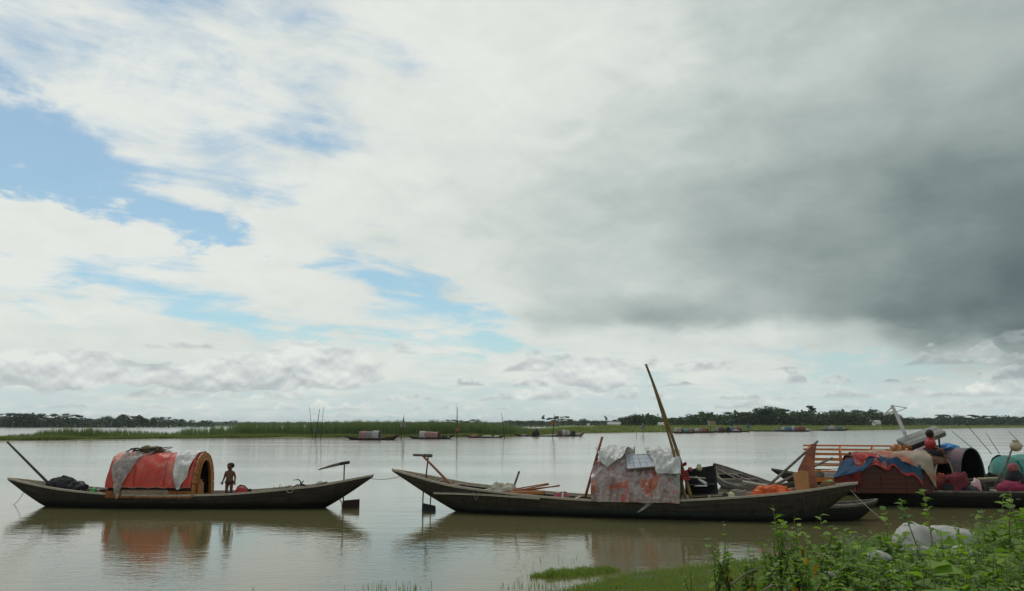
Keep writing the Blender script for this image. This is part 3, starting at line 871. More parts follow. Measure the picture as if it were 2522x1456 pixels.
thwarts(boatA, IA, [sA(118), sA(195), sA(250), sA(600), sA(662), sA(703), sA(745)])
# cabin
CA0, CA1 = sA(262, 1218, .7), sA(474, 1218, .7)
WA, HA, zbA = .78, 1.36, IA['sheer'](sA(400)) - .06
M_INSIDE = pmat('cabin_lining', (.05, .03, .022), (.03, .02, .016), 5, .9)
cover = vault_sheet(slA, CA0, CA1 - .02, -1, .90, WA, HA, zbA, 96, 64, 0.0, .05, 1, freq=3.4, zf=lambda s: .012 * sin(s * 2.3)).build('cabin_cover', M_TARP_RED, boatA)
for k in (2, 4):
    s_ = lerp(CA0, CA1, k / 6) + .05 * sin(k * 3.1)
    MB().tube([vault(slA, s_ + .03 * sin(f * 4 + k), f, WA + .028, HA + .028, zbA)[0] for f in [i / 16 * 1.88 - 1 for i in range(17)]], .006, 5).build('seam', pmat('seam_red', (.22, .02, .014), (.15, .015, .01), 8, .6), boatA)
MB().tube([slA.w(lerp(CA0, CA1 - .05, i / 20), WA * 1.02, zbA + .32 + .02 * sin(i * 1.7)) for i in range(21)], .010, 5).build('tie_cord', M_ROPE, boatA)
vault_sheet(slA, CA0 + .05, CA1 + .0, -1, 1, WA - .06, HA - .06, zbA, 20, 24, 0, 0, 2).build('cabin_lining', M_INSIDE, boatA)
# end cap added so no light passes through the cabin
rows = []
for j in range(9):
    k = j / 8
    rows.append([slA.w(CA0 + .06 + .10 * (1 - k) + .02 * mnoise.noise(Vector((f * 4, k * 4, 0))), 0, 0) + (vault(slA, 0, f, WA * k, HA * k, zbA)[0] - slA.w(0, 0, 0)) for f in [i / 12 - 1 for i in range(25)]])
MB().grid(rows).build('rear_end_cap', M_TARP_RED, boatA)
# low orange side boards with a loose clear strip over them
for k in range(6):
    a, b = lerp(CA0, CA1, k / 6) + .01, lerp(CA0, CA1, (k + 1) / 6) - .01
    MB().beam(slA.w(a, WA + .0, zbA + .10), slA.w(b, WA + .0, zbA + .10), .03, .22).build('side_board', pmat('brown_orange_board', (.30, .11, .024), (.17, .06, .015), 6, .6, .3, 20), boatA)
M_CLEAR = pmat('thin_clear_plastic', (.50, .46, .38), (.36, .31, .24), 7, .2, 1.0, 16, spec=.7, alpha=.38)
rows = []
for j in range(6):
    rows.append([slA.w(lerp(CA0 + .55, CA1 - .75, i / 40), WA + .035 + .02 * mnoise.noise(Vector((i * .4, j * .9, 3))), zbA + .25 - .19 * j / 5 + (.05 * mnoise.noise(Vector((i * .25, 1, 1))) if j == 5 else 0)) for i in range(41)])
MB().grid(rows).build('plastic_strip', M_CLEAR, boatA)
# arched wooden front: boards round an opening
nb = 13; SF = CA1
front = MB()
arch = None
for i in range(nb):
    f0, f1 = -1 + 2 * i / nb, -1 + 2 * (i + 1) / nb
    g = .006
    def ring(f, w, h, s): return slA.w(s, 0, 0) + (vault(slA, 0, f, w, h, zbA, .86, .80)[0] - slA.w(0, 0, 0))
    vs_ = []
    for s in (SF, SF + .06):
        for f in (f0 + g, (f0 + f1) / 2, f1 - g): vs_.append(ring(f, WA + .03, HA + .03, s))
        for f in (f1 - g, (f0 + f1) / 2, f0 + g): vs_.append(ring(f, WA * .62, HA * .86, s))
    mb = MB().add(vs_, [(0, 1, 4, 5), (1, 2, 3, 4), (11, 10, 7, 6), (10, 9, 8, 7), (0, 6, 7, 1), (1, 7, 8, 2), (2, 8, 9, 3), (3, 9, 10, 4), (4, 10, 11, 5), (5, 11, 6, 0)])
    mb.build('arch_board', M_ORANGE, boatA)
mb = MB()
for k, r_ in enumerate((.60,)):
    mb.tube([ring(-1 + 2 * i / 24, WA * .615, HA * .857, SF + .075) for i in range(25)], .022, 6)
mb.build('door_trim', M_ORANGE, boatA)
for i, (o, h) in enumerate(((.50, .40), (.36, .56), (.22, .46))):
    MB().box(slA.w(SF + .10, o, zbA + h / 2), (.03, .135, h), Matrix.Rotation(slA.rz, 3, 'Z')).build('door_board', M_ORANGE, boatA)
# rudder and tiller
pR = slA.pt(844, 1186); rud_s = sA(846)
MB().tube([slA.w(rud_s, 0, -.25), slA.w(rud_s, 0, slA.sz(846, 1145)[1])], .022, 8).build('rudder_post', M_STEEL, boatA)
z0, z1 = slA.sz(846, 1251)[1] - .15, slA.sz(846, 1233)[1]
s1r = sA(886)
rb = MB(); rb.add([slA.w(rud_s, .02, z0), slA.w(s1r, .02, z0), slA.w(s1r, .02, z1 + .05), slA.w(rud_s, .02, z1), slA.w(rud_s, -.02, z0), slA.w(s1r, -.02, z0), slA.w(s1r, -.02, z1 + .05), slA.w(rud_s, -.02, z1)],
    [(0, 1, 2, 3), (7, 6, 5, 4), (0, 4, 5, 1), (1, 5, 6, 2), (2, 6, 7, 3), (3, 7, 4, 0)])
rud = rb.build('rudder_blade', pmat('old_red_plate', (.045, .012, .011), (.02, .017, .014), 6, .7), boatA)
MB().tube([slA.pt(784, 1157), slA.pt(815, 1148), slA.pt(840, 1142)], [.018, .045, .05], 8).build('tiller', M_GREYWOOD, boatA)
MB().tube([slA.pt(838, 1142.5), slA.pt(861, 1138.5)], [.055, .05], 8).build('tiller_head', M_DARKWOOD, boatA)
MB().tube([slA.pt(836, 1229), slA.pt(842, 1238), slA.pt(843, 1251)], .018, 6).build('rudder_stay', M_STEEL, boatA)

# things on the red-cabin boat
pole('mooring_pole', slA.pt(133, 1204, .4), slA.pt(18, 1088.5, .4), .045, .034, pmat('grey_pole', (.07, .06, .06), (.04, .035, .035), 5, .7), 'long dark pole leaning out over the bow of the red cabin boat')
MB().blob(slA.w(sA(150, 1195), .05, IA['sheer'](sA(150)) - .10), (.46, .36, .30), 3, .3, 1.9, fold=.2).build('tarp_bundle', M_DARKCLOTH, None, 'round charcoal tarpaulin bundle behind the leaning pole', 'bundle')
MB().blob(slA.w(sA(194, 1200), .1, IA['sheer'](sA(194)) - .14), (.30, .28, .28), 8, .35, 2.2, fold=.15).build('cloth_heap', M_BLACK, None, 'black cloth heap between charcoal bundle and red cabin', 'bundle')
MB().blob(slA.w(sA(234, 1208), .12, IA['sheer'](sA(234)) - .16), (.12, .1, .2), 4, .4, 2, 16, 8).build('plastic_bag', M_GREEN, None, 'small bright green bag beside the red cabin', 'bag')
MB().blob(slA.w(sA(206, 1208), .14, IA['sheer'](sA(206)) - .16), (.15, .12, .16), 5, .4, 2, 16, 8).build('cloth_scrap', M_PLASTIC_W, None, 'small pale cloth lump beside the black cloth heap', 'cloth')
mb = MB(); c = slA.w(sA(241, 1200), -.1, IA['sheer'](sA(241)) - .06)
mb.tube([c, c + Vector((0, 0, .03)), c + Vector((0, 0, .11))], [.03, .045, .055], 10); mb.build('cup', M_WHITE, None, 'small white cup standing before the red cabin', 'cup')
for k, (u, w_, h_, lab) in enumerate(((222, .22, .16, 'small dark box lying near the green bag'), (253, .30, .26, 'dark basket at the rear end of the red cabin'))):
    mb = MB().box(slA.w(sA(u, 1205), -.15, IA['sheer'](sA(u)) - .2 + h_ / 2), (w_, .3, h_), (0, 0, .3), 1.12); mb.build('box' if k == 0 else 'basket', M_DARKWOOD, None, lab, 'box' if k == 0 else 'basket')
# plastic drapes on the cabin
cs = lambda u: sA(u, 1170, .3)
vault_sheet(slA, lambda f: interp((-.3, 0, .3, .6, 1), (CA0 + .95, CA0 + .62, CA0 + .30, CA0 + .12, CA0 + .40), f), lambda f: interp((-.3, 0, .3, .6, 1), (CA0 + 1.60, CA0 + 1.50, CA0 + 1.02, CA0 + .80, CA0 + .46), f),
            -.3, 1, WA, HA, zbA, 26, 40, .06, .075, 21, hang=.03, freq=4.2).build('plastic_drape', M_PLASTIC, None, 'grey plastic sheet draped over the rear of the red cabin', 'sheet')
vault_sheet(slA, lambda f: interp((-.3, 0, .35, .7, .92), (CA1 - .75, CA1 - .82, CA1 - .72, CA1 - .62, CA1 - .50), f), lambda f: interp((-.3, 0, .35, .7, .92), (CA1 - .02, CA1 - .0, CA1 - .10, CA1 - .16, CA1 - .38), f),
            -.3, .92, WA, HA, zbA, 26, 36, .06, .07, 33, freq=4.0).build('plastic_drape', M_PLASTIC_W, None, 'whitish plastic sheet draped over the front of the red cabin', 'sheet')
# brushwood on the roof
ztop = zbA + HA
r = random.Random(4); mb = MB()
for k in range(26):
    s = CA0 + r.uniform(.25, 1.2); o = r.uniform(-.2, .3); a = r.uniform(-.5, .5); l = r.uniform(.25, .55)
    p = slA.w(s, o, ztop + .06 + r.uniform(0, .12)); q = slA.w(s + l * cos(a), o + l * sin(a), ztop + .05 + r.uniform(0, .16))
    mb.tube([p, p.lerp(q, .5) + Vector((0, 0, r.uniform(-.02, .05))), q], [.022, .018, .009], 5)
mb.build('brushwood', M_DARKWOOD, None, 'tangle of dark sticks on top of the red cabin', 'brushwood')
MB().blob(slA.w(CA0 + 1.02, .05, ztop + .02), (.38, .2, .17), 12, .3, 2, fold=.1).build('dry_grass_bundle', pmat('dry_grass', (.20, .155, .075), (.10, .075, .04), 18, .95, 1, 40), None, 'dry brown grass bundle on the red cabin roof', 'bundle')
mb = MB(); p, q = slA.pt(405, 1119.5), slA.pt(397, 1107)
mb.tube([p, p.lerp(q, .45), p.lerp(q, .55), q.lerp(slA.pt(396, 1104), .5), slA.pt(396, 1104)], [.05, .04, .075, .085, .03], 8); mb.build('wooden_paddle', pmat('pale_brown_wood', (.20, .14, .10), (.13, .09, .07), 6, .8), None, 'short wooden paddle standing up on the red cabin roof', 'paddle')
# engine, hose, anchor, oar and rope on the stern deck
MB().box(slA.w(sA(575, 1210), .1, IA['sheer'](sA(575)) - .04), (.40, .3, .17), (0, 0, slA.rz), .85).build('black_crate', M_BLACK, None, 'low black crate at the foot of the standing child', 'crate')
e = empty('boat_engine', slA.w(sA(598, 1208), .05, IA['sheer'](sA(598)) - .17), slA.rz, 'small red motor with black hose on the cabin boat deck', 'motor')
MB().blob(slA.w(sA(596, 1208), .05, IA['sheer'](sA(596)) - .17), (.24, .17, .28), 2, .1, 1.2, 20, 10).build('engine_block', M_RED, e)
MB().tube([slA.pt(585, 1212), slA.pt(586, 1202), slA.pt(592, 1197), slA.pt(601, 1199), slA.pt(610, 1208), slA.pt(613, 1213)], .05, 8).build('hose', M_BLACK, e)
MB().tube([slA.pt(616, 1213), slA.pt(616, 1204)], [.06, .045], 8).build('funnel', M_BLACK, e)
an = empty('grapnel_anchor', slA.w(sA(741, 1197), 0, IA['sheer'](sA(741)) - .15), slA.rz, 'black iron grapnel anchor with curved hooks on the stern deck', 'anchor')
hub = slA.pt(741, 1195)
MB().tube([hub, slA.pt(772, 1200)], .018, 6).build('shank', M_STEEL, an)
for pts in (((741, 1195), (740, 1186), (735, 1181), (722, 1183)), ((741, 1195), (745, 1187), (748, 1184), (743, 1190)), ((741, 1195), (732, 1194), (724, 1199), (720, 1204)), ((741, 1195), (747, 1193), (753, 1196), (756, 1201))):
    MB().tube([slA.pt(u, v, .0) for u, v in pts], [.022, .02, .017, .008], 6).build('fluke', M_STEEL, an)
MB().beam(slA.pt(752, 1202, .25), slA.pt(806, 1187.5, .1), .06, .05).build('oar', M_GREYWOOD, None, 'short grey oar lying behind the anchor', 'oar')
cc = slA.pt(714, 1205, .80)
MB().tube([cc + Vector((cos(a) * .11, 0, sin(a) * .11)) for a in [2 * pi * i / 20 for i in range(21)]], .013, 6).build('rope_ring', M_ROPE, None, 'pale rope loop hanging over the side by the anchor', 'rope')
mb = MB(); r = random.Random(9)
for k in range(8):
    p = slA.w(sA(672 + k * 5), .1, IA['sheer'](sA(680)) - .1); mb.tube([p, p + Vector((.06, 0, r.uniform(.1, .3))), p + Vector((.16, 0, r.uniform(.08, .2))), p + Vector((.2, 0, 0))], .01, 5)
mb.build('wire_coil', M_STEEL, None, 'loose coil of thin wire before the anchor', 'wire')
MB().blob(slA.w(sA(790, 1196), 0, IA['sheer'](sA(790)) - .05), (.2, .12, .13), 6, .3, 2, 16, 8).build('net_heap', M_NET, None, 'small pale net heap beside the grey oar', 'net')
MB().tube(sag(slA.pt(62, 1206.5, 0), on_level(34, 1243), .06), .009, 5).build('mooring_rope', M_ROPE, None, 'thin rope dropping from the bow into the water', 'rope')

# ================================================================= boat with the plastic-wrapped cabin
B0, B1 = on_level(1121, 1258.6), on_level(1992, 1284)
slB = Slice(B0, B1)
boatB = empty('plastic_cabin_boat', (B0 + B1) / 2, slB.rz, 'long weathered boat with plastic-wrapped cabin and solar panel, nearest the bank', 'boat')
gunB = [(967, 1157), (1010, 1170), (1060, 1184), (1118, 1199), (1200, 1210), (1300, 1222), (1424, 1232), (1500, 1235), (1567, 1236), (1640, 1235), (1701, 1233), (1818, 1226.5), (1900, 1220), (1973, 1212), (2040, 1202), (2088, 1194), (2112, 1190)]
IB = build_hull(boatB, slB, gunB, (1121, 1995), .80, .30, M_HULL_B, full=4.2)
sB = lambda u, v=1220, off=0.0: slB.sz(u, v, off)[0]
deck(boatB, IB, IB['L0'] + .3, sB(1118), .035)
deck(boatB, IB, sB(1118), sB(1455), .22)
deck(boatB, IB, sB(1455), sB(1690), .2)
deck(boatB, IB, sB(1690), sB(1900), .12)
deck(boatB, IB, sB(1900), IB['L1'] - .3, .04)
thwarts(boatB, IB, [sB(1118), sB(1200), sB(1290), sB(1420), sB(1745), sB(1818), sB(1900)])
# washboard along the near bow
rows = []
for i in range(25):
    u = 1062 + (1330 - 1062) * i / 24
    s, z = slB.sz(u, interp((1062, 1120, 1200, 1280, 1330), (1214, 1214.5, 1217, 1222, 1226), u), .82)
    o = IB['b'](IB['T'](s)) + .03
    p = slB.w(s, o, z); zz = min(IB['sheer'](s) + .03, z + .10)
    rows.append([p + slB.n * .03 - Vector((0, 0, .05)), p + slB.n * .03, p - slB.n * .02, p - slB.n * .02 - Vector((0, 0, .05))])
MB().grid(rows, False, True).build('rub_rail', M_RAIL, boatB)
# cabin: hooped, wrapped in clear plastic over patched sheets
CB0, CB1 = sB(1457, 1225, .8), sB(1672, 1225, .8)
WB, HB, zbB = .80, 1.20, IB['sheer'](sB(1560)) + .02
def patched():
    m = bpy.data.materials.new('plastic_over_patches'); m.use_nodes = True; nt = m.node_tree; b = nt.nodes['Principled BSDF']
    tc = nt.nodes.new('ShaderNodeTexCoord'); v = tc.outputs['Object']
    n1 = tex_noise(nt, v, 1.7, 4, .5, .8); n2 = tex_noise(nt, v, 2.9, 5, .55, 1.0); n3 = tex_noise(nt, v, 9, 5, .6, .5)
    c = mixc(nt, n2.smooth(.4, .62), (.28, .165, .155), (.38, .30, .28))
    c = mixc(nt, n1.smooth(.56, .62), c, (.44, .09, .04))
    c = mixc(nt, n1.smooth(.38, .33), c, (.17, .165, .155))
    c = mixc(nt, n3.smooth(.50, .72) * .7, c, (.60, .555, .53))  # painted pale highlights of the crinkled plastic
    nt.links.new(c, b.inputs['Base Color']); b.inputs['Roughness'].default_value = .22
    b.inputs['Coat Weight'].default_value = .6; b.inputs['Coat Roughness'].default_value = .15
    n4 = tex_noise(nt, v, 6.5, 6, .62, .8)
    bp = nt.nodes.new('ShaderNodeBump'); bp.inputs['Strength'].default_value = .9; bp.inputs['Distance'].default_value = .05
    nt.links.new(n4.s, bp.inputs['Height']); nt.links.new(bp.outputs[0], b.inputs['Normal'])
    return m
vault_sheet(slB, CB0, CB1 + .03, -1, 1, WB + .085, HB, zbB, 90, 70, 0, .07, 7, p=.74, q=.70, freq=3.2, hang=.03, zf=lambda s: -.12 * abs(2 * (s - CB0) / (CB1 - CB0) - 1) ** 3 + .05 * sin(s * 4.1)).build('cabin_cover', patched(), boatB)
for k, s in enumerate((CB0 + .04, CB1 - .03)):
    rows = []
    for j in range(9):
        kk = j / 8
        rows.append([slB.w(s, 0, 0) + (vault(slB, 0, f, (WB - .04) * kk, (HB - .04) * kk, zbB, .74, .70)[0] - slB.w(0, 0, 0)) for f in [i / 12 - 1 for i in range(25)]])
    MB().grid(rows).build('end_curtain', M_PLASTIC_W if k == 0 else M_BLACK, boatB)
for k in range(4):
    s = lerp(CB0 + .1, CB1 - .1, k / 3)
    MB().tube([slB.w(s, 0, 0) + (vault(slB, 0, f, WB + .065, HB + .055, zbB, .74, .70)[0] - slB.w(0, 0, 0)) for f in [i / 14 - 1 for i in range(29)]], .008, 5).build('tie_cord', M_ROPE, boatB)
# bulging white plastic on the roof and loose tails
vault_sheet(slB, lambda f: interp((-.4, .1, .5, .62), (CB0 - .02, CB0 + .02, CB0 + .25, CB0 + .45), f), lambda f: interp((-.4, .1, .5, .62), (CB0 + 1.1, CB0 + 1.15, CB0 + .85, CB0 + .5), f), -.5, .62, WB + .02, HB + .06, zbB, 34, 34,  .19, .13, 41, p=.74, q=.70, freq=3.6).build('plastic_drape', M_PLASTIC_W, None, 'white plastic sheet bulging on the roof beside the red-brown pole', 'sheet')
vault_sheet(slB, lambda f: interp((-.4, .1, .5, .95), (CB1 - .95, CB1 - .98, CB1 - .70, CB1 - .48), f), lambda f: interp((-.4, .1, .5, .95), (CB1 - .05, CB1 + .03, CB1 + .08, CB1 + .10), f), -.5, .72, WB + .02, HB + .05, zbB, 34, 34, .18, .13, 47, p=.74, q=.70, freq=3.6).build('plastic_drape', M_PLASTIC_W, None, 'white plastic sheet crumpled on the roof beside the bamboo poles', 'sheet')
vault_sheet(slB, lambda f: CB1 - .42 + .15 * f, CB1 + .05, .60, .93, WB + .02, HB, zbB, 20, 20, .06, .07, 51, p=.74, q=.70, hang=.1).build('plastic_flap', M_PLASTIC, None, 'grey clear plastic flap hanging at the cabin corner by the bamboo', 'sheet')
mb = MB(); rows = []
for j in range(9):
    p = slB.pt(lerp(1610, 1572, j / 8), lerp(1233, 1262, j / 8), .86); w = .10 * (1 - .6 * j / 8)
    rows.append([p + slB.d * (w * k) + slB.n * (.03 * mnoise.noise(Vector((j * .7, k * 2, 2)))) for k in (-1, -.4, .2, 1)])
mb.grid(rows).build('plastic_tail', M_PLASTIC, None, 'torn plastic strip hanging down over the boat side', 'sheet')
# solar panel
sp_ = empty('solar_panel', slB.w(sB(1578, 1140), .3, zbB + HB), slB.rz, 'small solar panel tilted on the plastic-wrapped cabin roof', 'solar panel')
pz = [slB.pt(1544, 1121, .42), slB.pt(1598, 1119.5, .42), slB.pt(1612, 1148.5, .92), slB.pt(1546, 1154.5, .92)]
nrm = (pz[1] - pz[0]).cross(pz[3] - pz[0]).normalized()
if nrm.z < 0: nrm = -nrm
M_CELL = pmat('solar_cell', (.33, .375, .42), (.29, .335, .38), 3, .5, spec=.2)  # base colour lightened to carry the sky's reflection
M_ALU = pmat('aluminium', (.42, .43, .41), (.36, .36, .34), 6, .6)
fr_ = MB()
for i in range(4):
    a, b = pz[i], pz[(i + 1) % 4]; fr_.beam(a, b, .034, .045, up=nrm)
fr_.build('frame', M_ALU, sp_)
for i in range(4):
    for j in range(3):
        def q_(a, b): return pz[0].lerp(pz[1], a).lerp(pz[3].lerp(pz[2], a), b)
        g = .008
        c4 = [q_(i / 4 + g, j / 3 + g), q_((i + 1) / 4 - g, j / 3 + g), q_((i + 1) / 4 - g, (j + 1) / 3 - g), q_(i / 4 + g, (j + 1) / 3 - g)]
        MB().add([p + nrm * .012 for p in c4] + [p - nrm * .01 for p in c4], [(0, 1, 2, 3), (7, 6, 5, 4), (0, 4, 5, 1), (1, 5, 6, 2), (2, 6, 7, 3), (3, 7, 4, 0)]).build('cell', M_CELL, sp_)
# tiller, post, rudder of the plastic-cabin boat
MB().tube([slB.pt(1049, 1176), slB.pt(1055, 1122)], .022, 8).build('rudder_post', M_STEEL, boatB)
MB().tube([slB.pt(1018, 1120.5), slB.pt(1046, 1121.5)], .04, 8).build('tiller', M_GREYWOOD, boatB)
MB().tube([slB.pt(1045, 1121.5), slB.pt(1064, 1122.5)], .055, 8).build('tiller_head', pmat('green_grey_wood', (.13, .16, .13), (.09, .10, .08), 6, .7), boatB)
MB().tube([slB.pt(1043, 1200), slB.pt(1040, 1266)], .020, 6).build('rudder_post', M_STEEL, boatB)
MB().tube([slB.pt(1061, 1218), slB.pt(1059, 1262)], .018, 6).build('rudder_stay', M_STEEL, boatB)
c4 = [slB.pt(1039, 1264), slB.pt(1074, 1264), slB.pt(1072.5, 1246), slB.pt(1041, 1239)]
for k in (0, 1): c4[k].z = -.30
MB().add([p + slB.n * .015 for p in c4] + [p - slB.n * .015 for p in c4], [(0, 1, 2, 3), (7, 6, 5, 4), (0, 4, 5, 1), (1, 5, 6, 2), (2, 6, 7, 3), (3, 7, 4, 0)]).build('rudder_blade', pmat('dark_green_plate', (.018, .034, .034), (.028, .025, .02), 5, .7), boatB)
# poles and loose gear on this boat
MB().beam(slB.pt(1039, 1120.5, .05), slB.pt(1116, 1199, .2), .055, .05, w2=.10, h2=.05).build('oar', M_REDWOOD, None, 'red-brown oar propped from the tiller down to the deck', 'oar')
MB().beam(slB.pt(1115, 1195, .5), slB.pt(1190, 1207, .62), .05, .03).build('oar', M_GREYWOOD, None, 'pale grey batten lying along the near bow deck', 'oar')
pole('punt_pole', slB.pt(1439, 1233, .66), slB.pt(1483.5, 1075.5, .5), .040, .036, M_REDWOOD, 'straight red-brown pole standing at the end of the plastic-wrapped cabin')
pole('bamboo_pole', slB.pt(1704, 1232, .66), slB.pt(1590.5, 897, .35), .052, .036, M_BAMBOO, 'tallest bamboo pole, leaning against the plastic-wrapped cabin', joints=11, bend=.05)
pole('bamboo_pole', slB.pt(1690, 1232, .72), slB.pt(1605, 936, .42), .044, .030, M_BAMBOO, 'second bamboo pole lashed behind the tallest bamboo', joints=9, bend=.03)
pole('thin_pole', slB.pt(1697, 1200, .3), slB.pt(1656, 1074, .3), .022, .016, M_DARKWOOD, 'thin dark stick beside the two bamboo poles')
mb = MB(); c0_, c1_ = slB.pt(1688, 1180, .70), slB.pt(1682, 1160, .70)
for k in range(5):
    c = c0_.lerp(c1_, k / 4)
    mb.tube([c + Vector((cos(a) * .12, sin(a) * .10, .02 * sin(a + k))) for a in [2 * pi * i / 14 for i in range(15)]], .018, 5)
mb.build('red_lashing', M_RED, None, 'red cloth lashing round the bamboo poles', 'cloth')
# stack of orange planks
stack = [(1212, 1214, 1350, 1191, .20), (1230, 1213, 1378, 1197, .35), (1238, 1215, 1352, 1193.5, .0), (1250, 1217, 1378, 1195.5, .12)]
labs = ('uppermost orange plank, its end raised, on the bow deck pile', 'orange plank reaching furthest towards the cabin on the bow pile', 'orange plank at the back of the bow deck pile', 'orange plank in the middle of the bow deck pile')
for (a, b, c, d, o), lb in zip(stack, labs):
    MB().beam(slB.pt(a, b, o), slB.pt(c, d, o), .11, .035, w2=.10).build('loose_plank', M_ORANGE if o < .3 else M_REDWOOD, None, lb, 'plank', 'orange planks on the bow deck')
MB().beam(slB.pt(1258, 1214, .5), slB.pt(1340, 1213, .5), .26, .09).build('orange_board', M_ORANGE, None, 'broad orange board under the plank pile', 'board')
MB().blob(slB.w(sB(1240, 1208), .1, IB['sheer'](sB(1240)) - .24), (.44, .30, .34), 13, .4, 2.0, 44, 22, fold=.14).build('fishing_net', M_NET, None, 'heap of cream fishing net on the bow deck', 'net')
MB().beam(slB.pt(1266, 1198, -.2), slB.pt(1279, 1161, -.2), .06, .05).build('short_stake', M_GREYWOOD, None, 'short grey stake leaning behind the plank pile', 'stake')
e = empty('boat_engine', slB.w(sB(1388, 1222), .2, IB['sheer'](sB(1388)) - .22), slB.rz, 'pink engine with white strap beside the red-brown pole', 'motor')
MB().box(slB.w(sB(1388, 1220), .25, IB['sheer'](sB(1388)) + .02), (.48, .28, .20), (0, .05, slB.rz), .8).build('engine_block', M_PINK, e)
MB().tube([slB.pt(1362, 1226, .3), slB.pt(1372, 1223, .3)], [.09, .07], 10).build('flywheel', M_BLACK, e)
MB().tube([slB.pt(1372, 1218, .2), slB.pt(1380, 1213, .2), slB.pt(1392, 1212, .2), slB.pt(1400, 1216, .2)], .02, 6).build('pipe', M_STEEL, e)
MB().beam(slB.pt(1387, 1212, .42), slB.pt(1384, 1233, .5), .045, .02).build('strap', M_WHITE, e)
MB().blob(slB.w(sB(1408, 1227), .5, IB['sheer'](sB(1408)) - .1), (.12, .1, .12), 3, .3, 2, 14, 8).build('cloth_heap', M_BLACK, None, 'small black rag beside the pink engine', 'cloth')
MB().blob(slB.w(sB(1319, 1225), .5, IB['sheer'](sB(1319)) - .08), (.12, .08, .1), 4, .3, 2, 14, 8).build('float', M_RED, None, 'small red float on the near side of the bow deck', 'float')
MB().tube([slB.pt(1173, 1212 + 24 * sin(pi * i / 10) ** 1.0 * .8 + (i > 10) * 0, .86) + slB.d * ((i - 5) * .017) for i in range(11)], .008, 5).build('side_rope', M_ROPE, None, 'thin rope loop hanging over the bow side', 'rope')
# black cupboard with ladles
cup = empty('black_locker', slB.w(sB(1728, 1215), -.25, IB['sheer'](sB(1728)) - .12), slB.rz, 'open black locker with white utensils behind the bamboo poles', 'locker')
def quad_slab(name, pts, th, m, par):
    nr = (pts[1] - pts[0]).cross(pts[3] - pts[0]).normalized() * (th / 2)
    return MB().add([p + nr for p in pts] + [p - nr for p in pts], [(0, 1, 2, 3), (7, 6, 5, 4), (0, 4, 5, 1), (1, 5, 6, 2), (2, 6, 7, 3), (3, 7, 4, 0)]).build(name, m, par)
quad_slab('back_panel', [slB.pt(1688, 1219, -.45), slB.pt(1765, 1217, -.45), slB.pt(1758, 1147, -.45), slB.pt(1686, 1159, -.45)], .03, M_BLACK, cup)
quad_slab('shelf', [slB.pt(1690, 1192, -.43), slB.pt(1761, 1190, -.43), slB.pt(1762, 1194, -.05), slB.pt(1691, 1196, -.05)], .03, M_BLACK, cup)
quad_slab('shelf', [slB.pt(1692, 1212, -.43), slB.pt(1764, 1210, -.43), slB.pt(1765, 1216, .0), slB.pt(1692, 1219, .0)], .03, M_BLACK, cup)
MB().beam(slB.pt(1766, 1216, -.02), slB.pt(1759, 1143, -.02), .07, .07).build('corner_post', M_BLACK, cup)
MB().beam(slB.pt(1690, 1160, -.4), slB.pt(1758, 1149, -.4), .05, .06).build('top_rail', M_BLACK, cup)
MB().tube([slB.pt(1713, 1174, .1), slB.pt(1726, 1184, .1), slB.pt(1740, 1192, .1)], [.016, .04, .045], 8).build('ladle', M_WHITE, None, 'white spoon slanting down in the black locker', 'spoon')
MB().tube([slB.pt(1692, 1175.5, .12), slB.pt(1738, 1178, .12)], [.03, .018], 6).build('wooden_peg', M_RAIL, None, 'pale wooden rod across the black locker', 'rod')
MB().tube([slB.pt(1710, 1197.5, .1), slB.pt(1742, 1196.5, .1)], [.018, .026], 6).build('ladle', M_WHITE, None, 'white knife lying level in the black locker', 'knife')
MB().pot(slB.pt(1722, 1161, -.4), ((.05, 0), (.09, .04), (.10, .09), (.07, .15), (.05, .17), (.065, .20))).build('cream_pot', pmat('cream_clay', (.50, .44, .27), (.38, .33, .2), 6, .6), None, 'small cream pot on top of the black locker', 'pot')
MB().pot(slB.pt(1700, 1162, -.4), ((.04, 0), (.07, .03), (.07, .08), (.05, .11), (.06, .13))).build('red_pot', M_PINK, None, 'small red pot on top of the black locker', 'pot')
rows = [[slB.pt(1676 + 14 * i / 4 + 1.5 * sin(j), 1140 + 9 * j / 4 + 2 * sin(i * 1.3), .2 + .04 * sin(i * 2 + j)) for i in range(5)] for j in range(5)]
MB().grid(rows).build('red_rag', M_RED, None, 'small red rag tied to the thin stick', 'cloth', solid=.015)
MB().blob(slB.w(sB(1690, 1228), .55, IB['sheer'](sB(1690)) - .1), (.16, .14, .2), 6, .12, 2, 16, 8).build('white_jar', M_PLASTIC_W, None, 'whitish jar at the foot of the bamboo poles', 'jar')
# gear behind the locker: rope coil, floats, orange sheet, crossed poles, curved board
mb = MB()
c = slB.w(sB(1818, 1215), .1, IB['sheer'](sB(1818)) - .02)
for k in range(4):
    mb.tube([c + Vector((cos(a) * (.17 + .015 * k), sin(a) * .14, .02 + .045 * k + .02 * sin(3 * a + k))) for a in [2 * pi * i / 18 for i in range(19)]], .022, 6)
mb.build('rope_coil', M_ROPE, None, 'grey rope coil on deck between locker and orange sheet', 'rope')
MB().blob(slB.w(sB(1802, 1222), .5, IB['sheer'](sB(1802)) - .08), (.11, .1, .17), 5, .15, 2, 14, 8).build('cream_float', MATS['cream_clay'], None, 'round cream float on deck by the rope coil', 'float')
MB().blob(slB.w(sB(1787, 1220), .5, IB['sheer'](sB(1787)) - .08), (.10, .1, .17), 6, .2, 2, 14, 8).build('brown_float', M_DARKWOOD, None, 'round dark float on deck by the rope coil', 'float')
MB().beam(slB.pt(1824, 1222, .3), slB.pt(1862, 1221, .3), .05, .05).build('stick', M_REDWOOD, None, 'short brown stick beside the rope coil', 'stick')
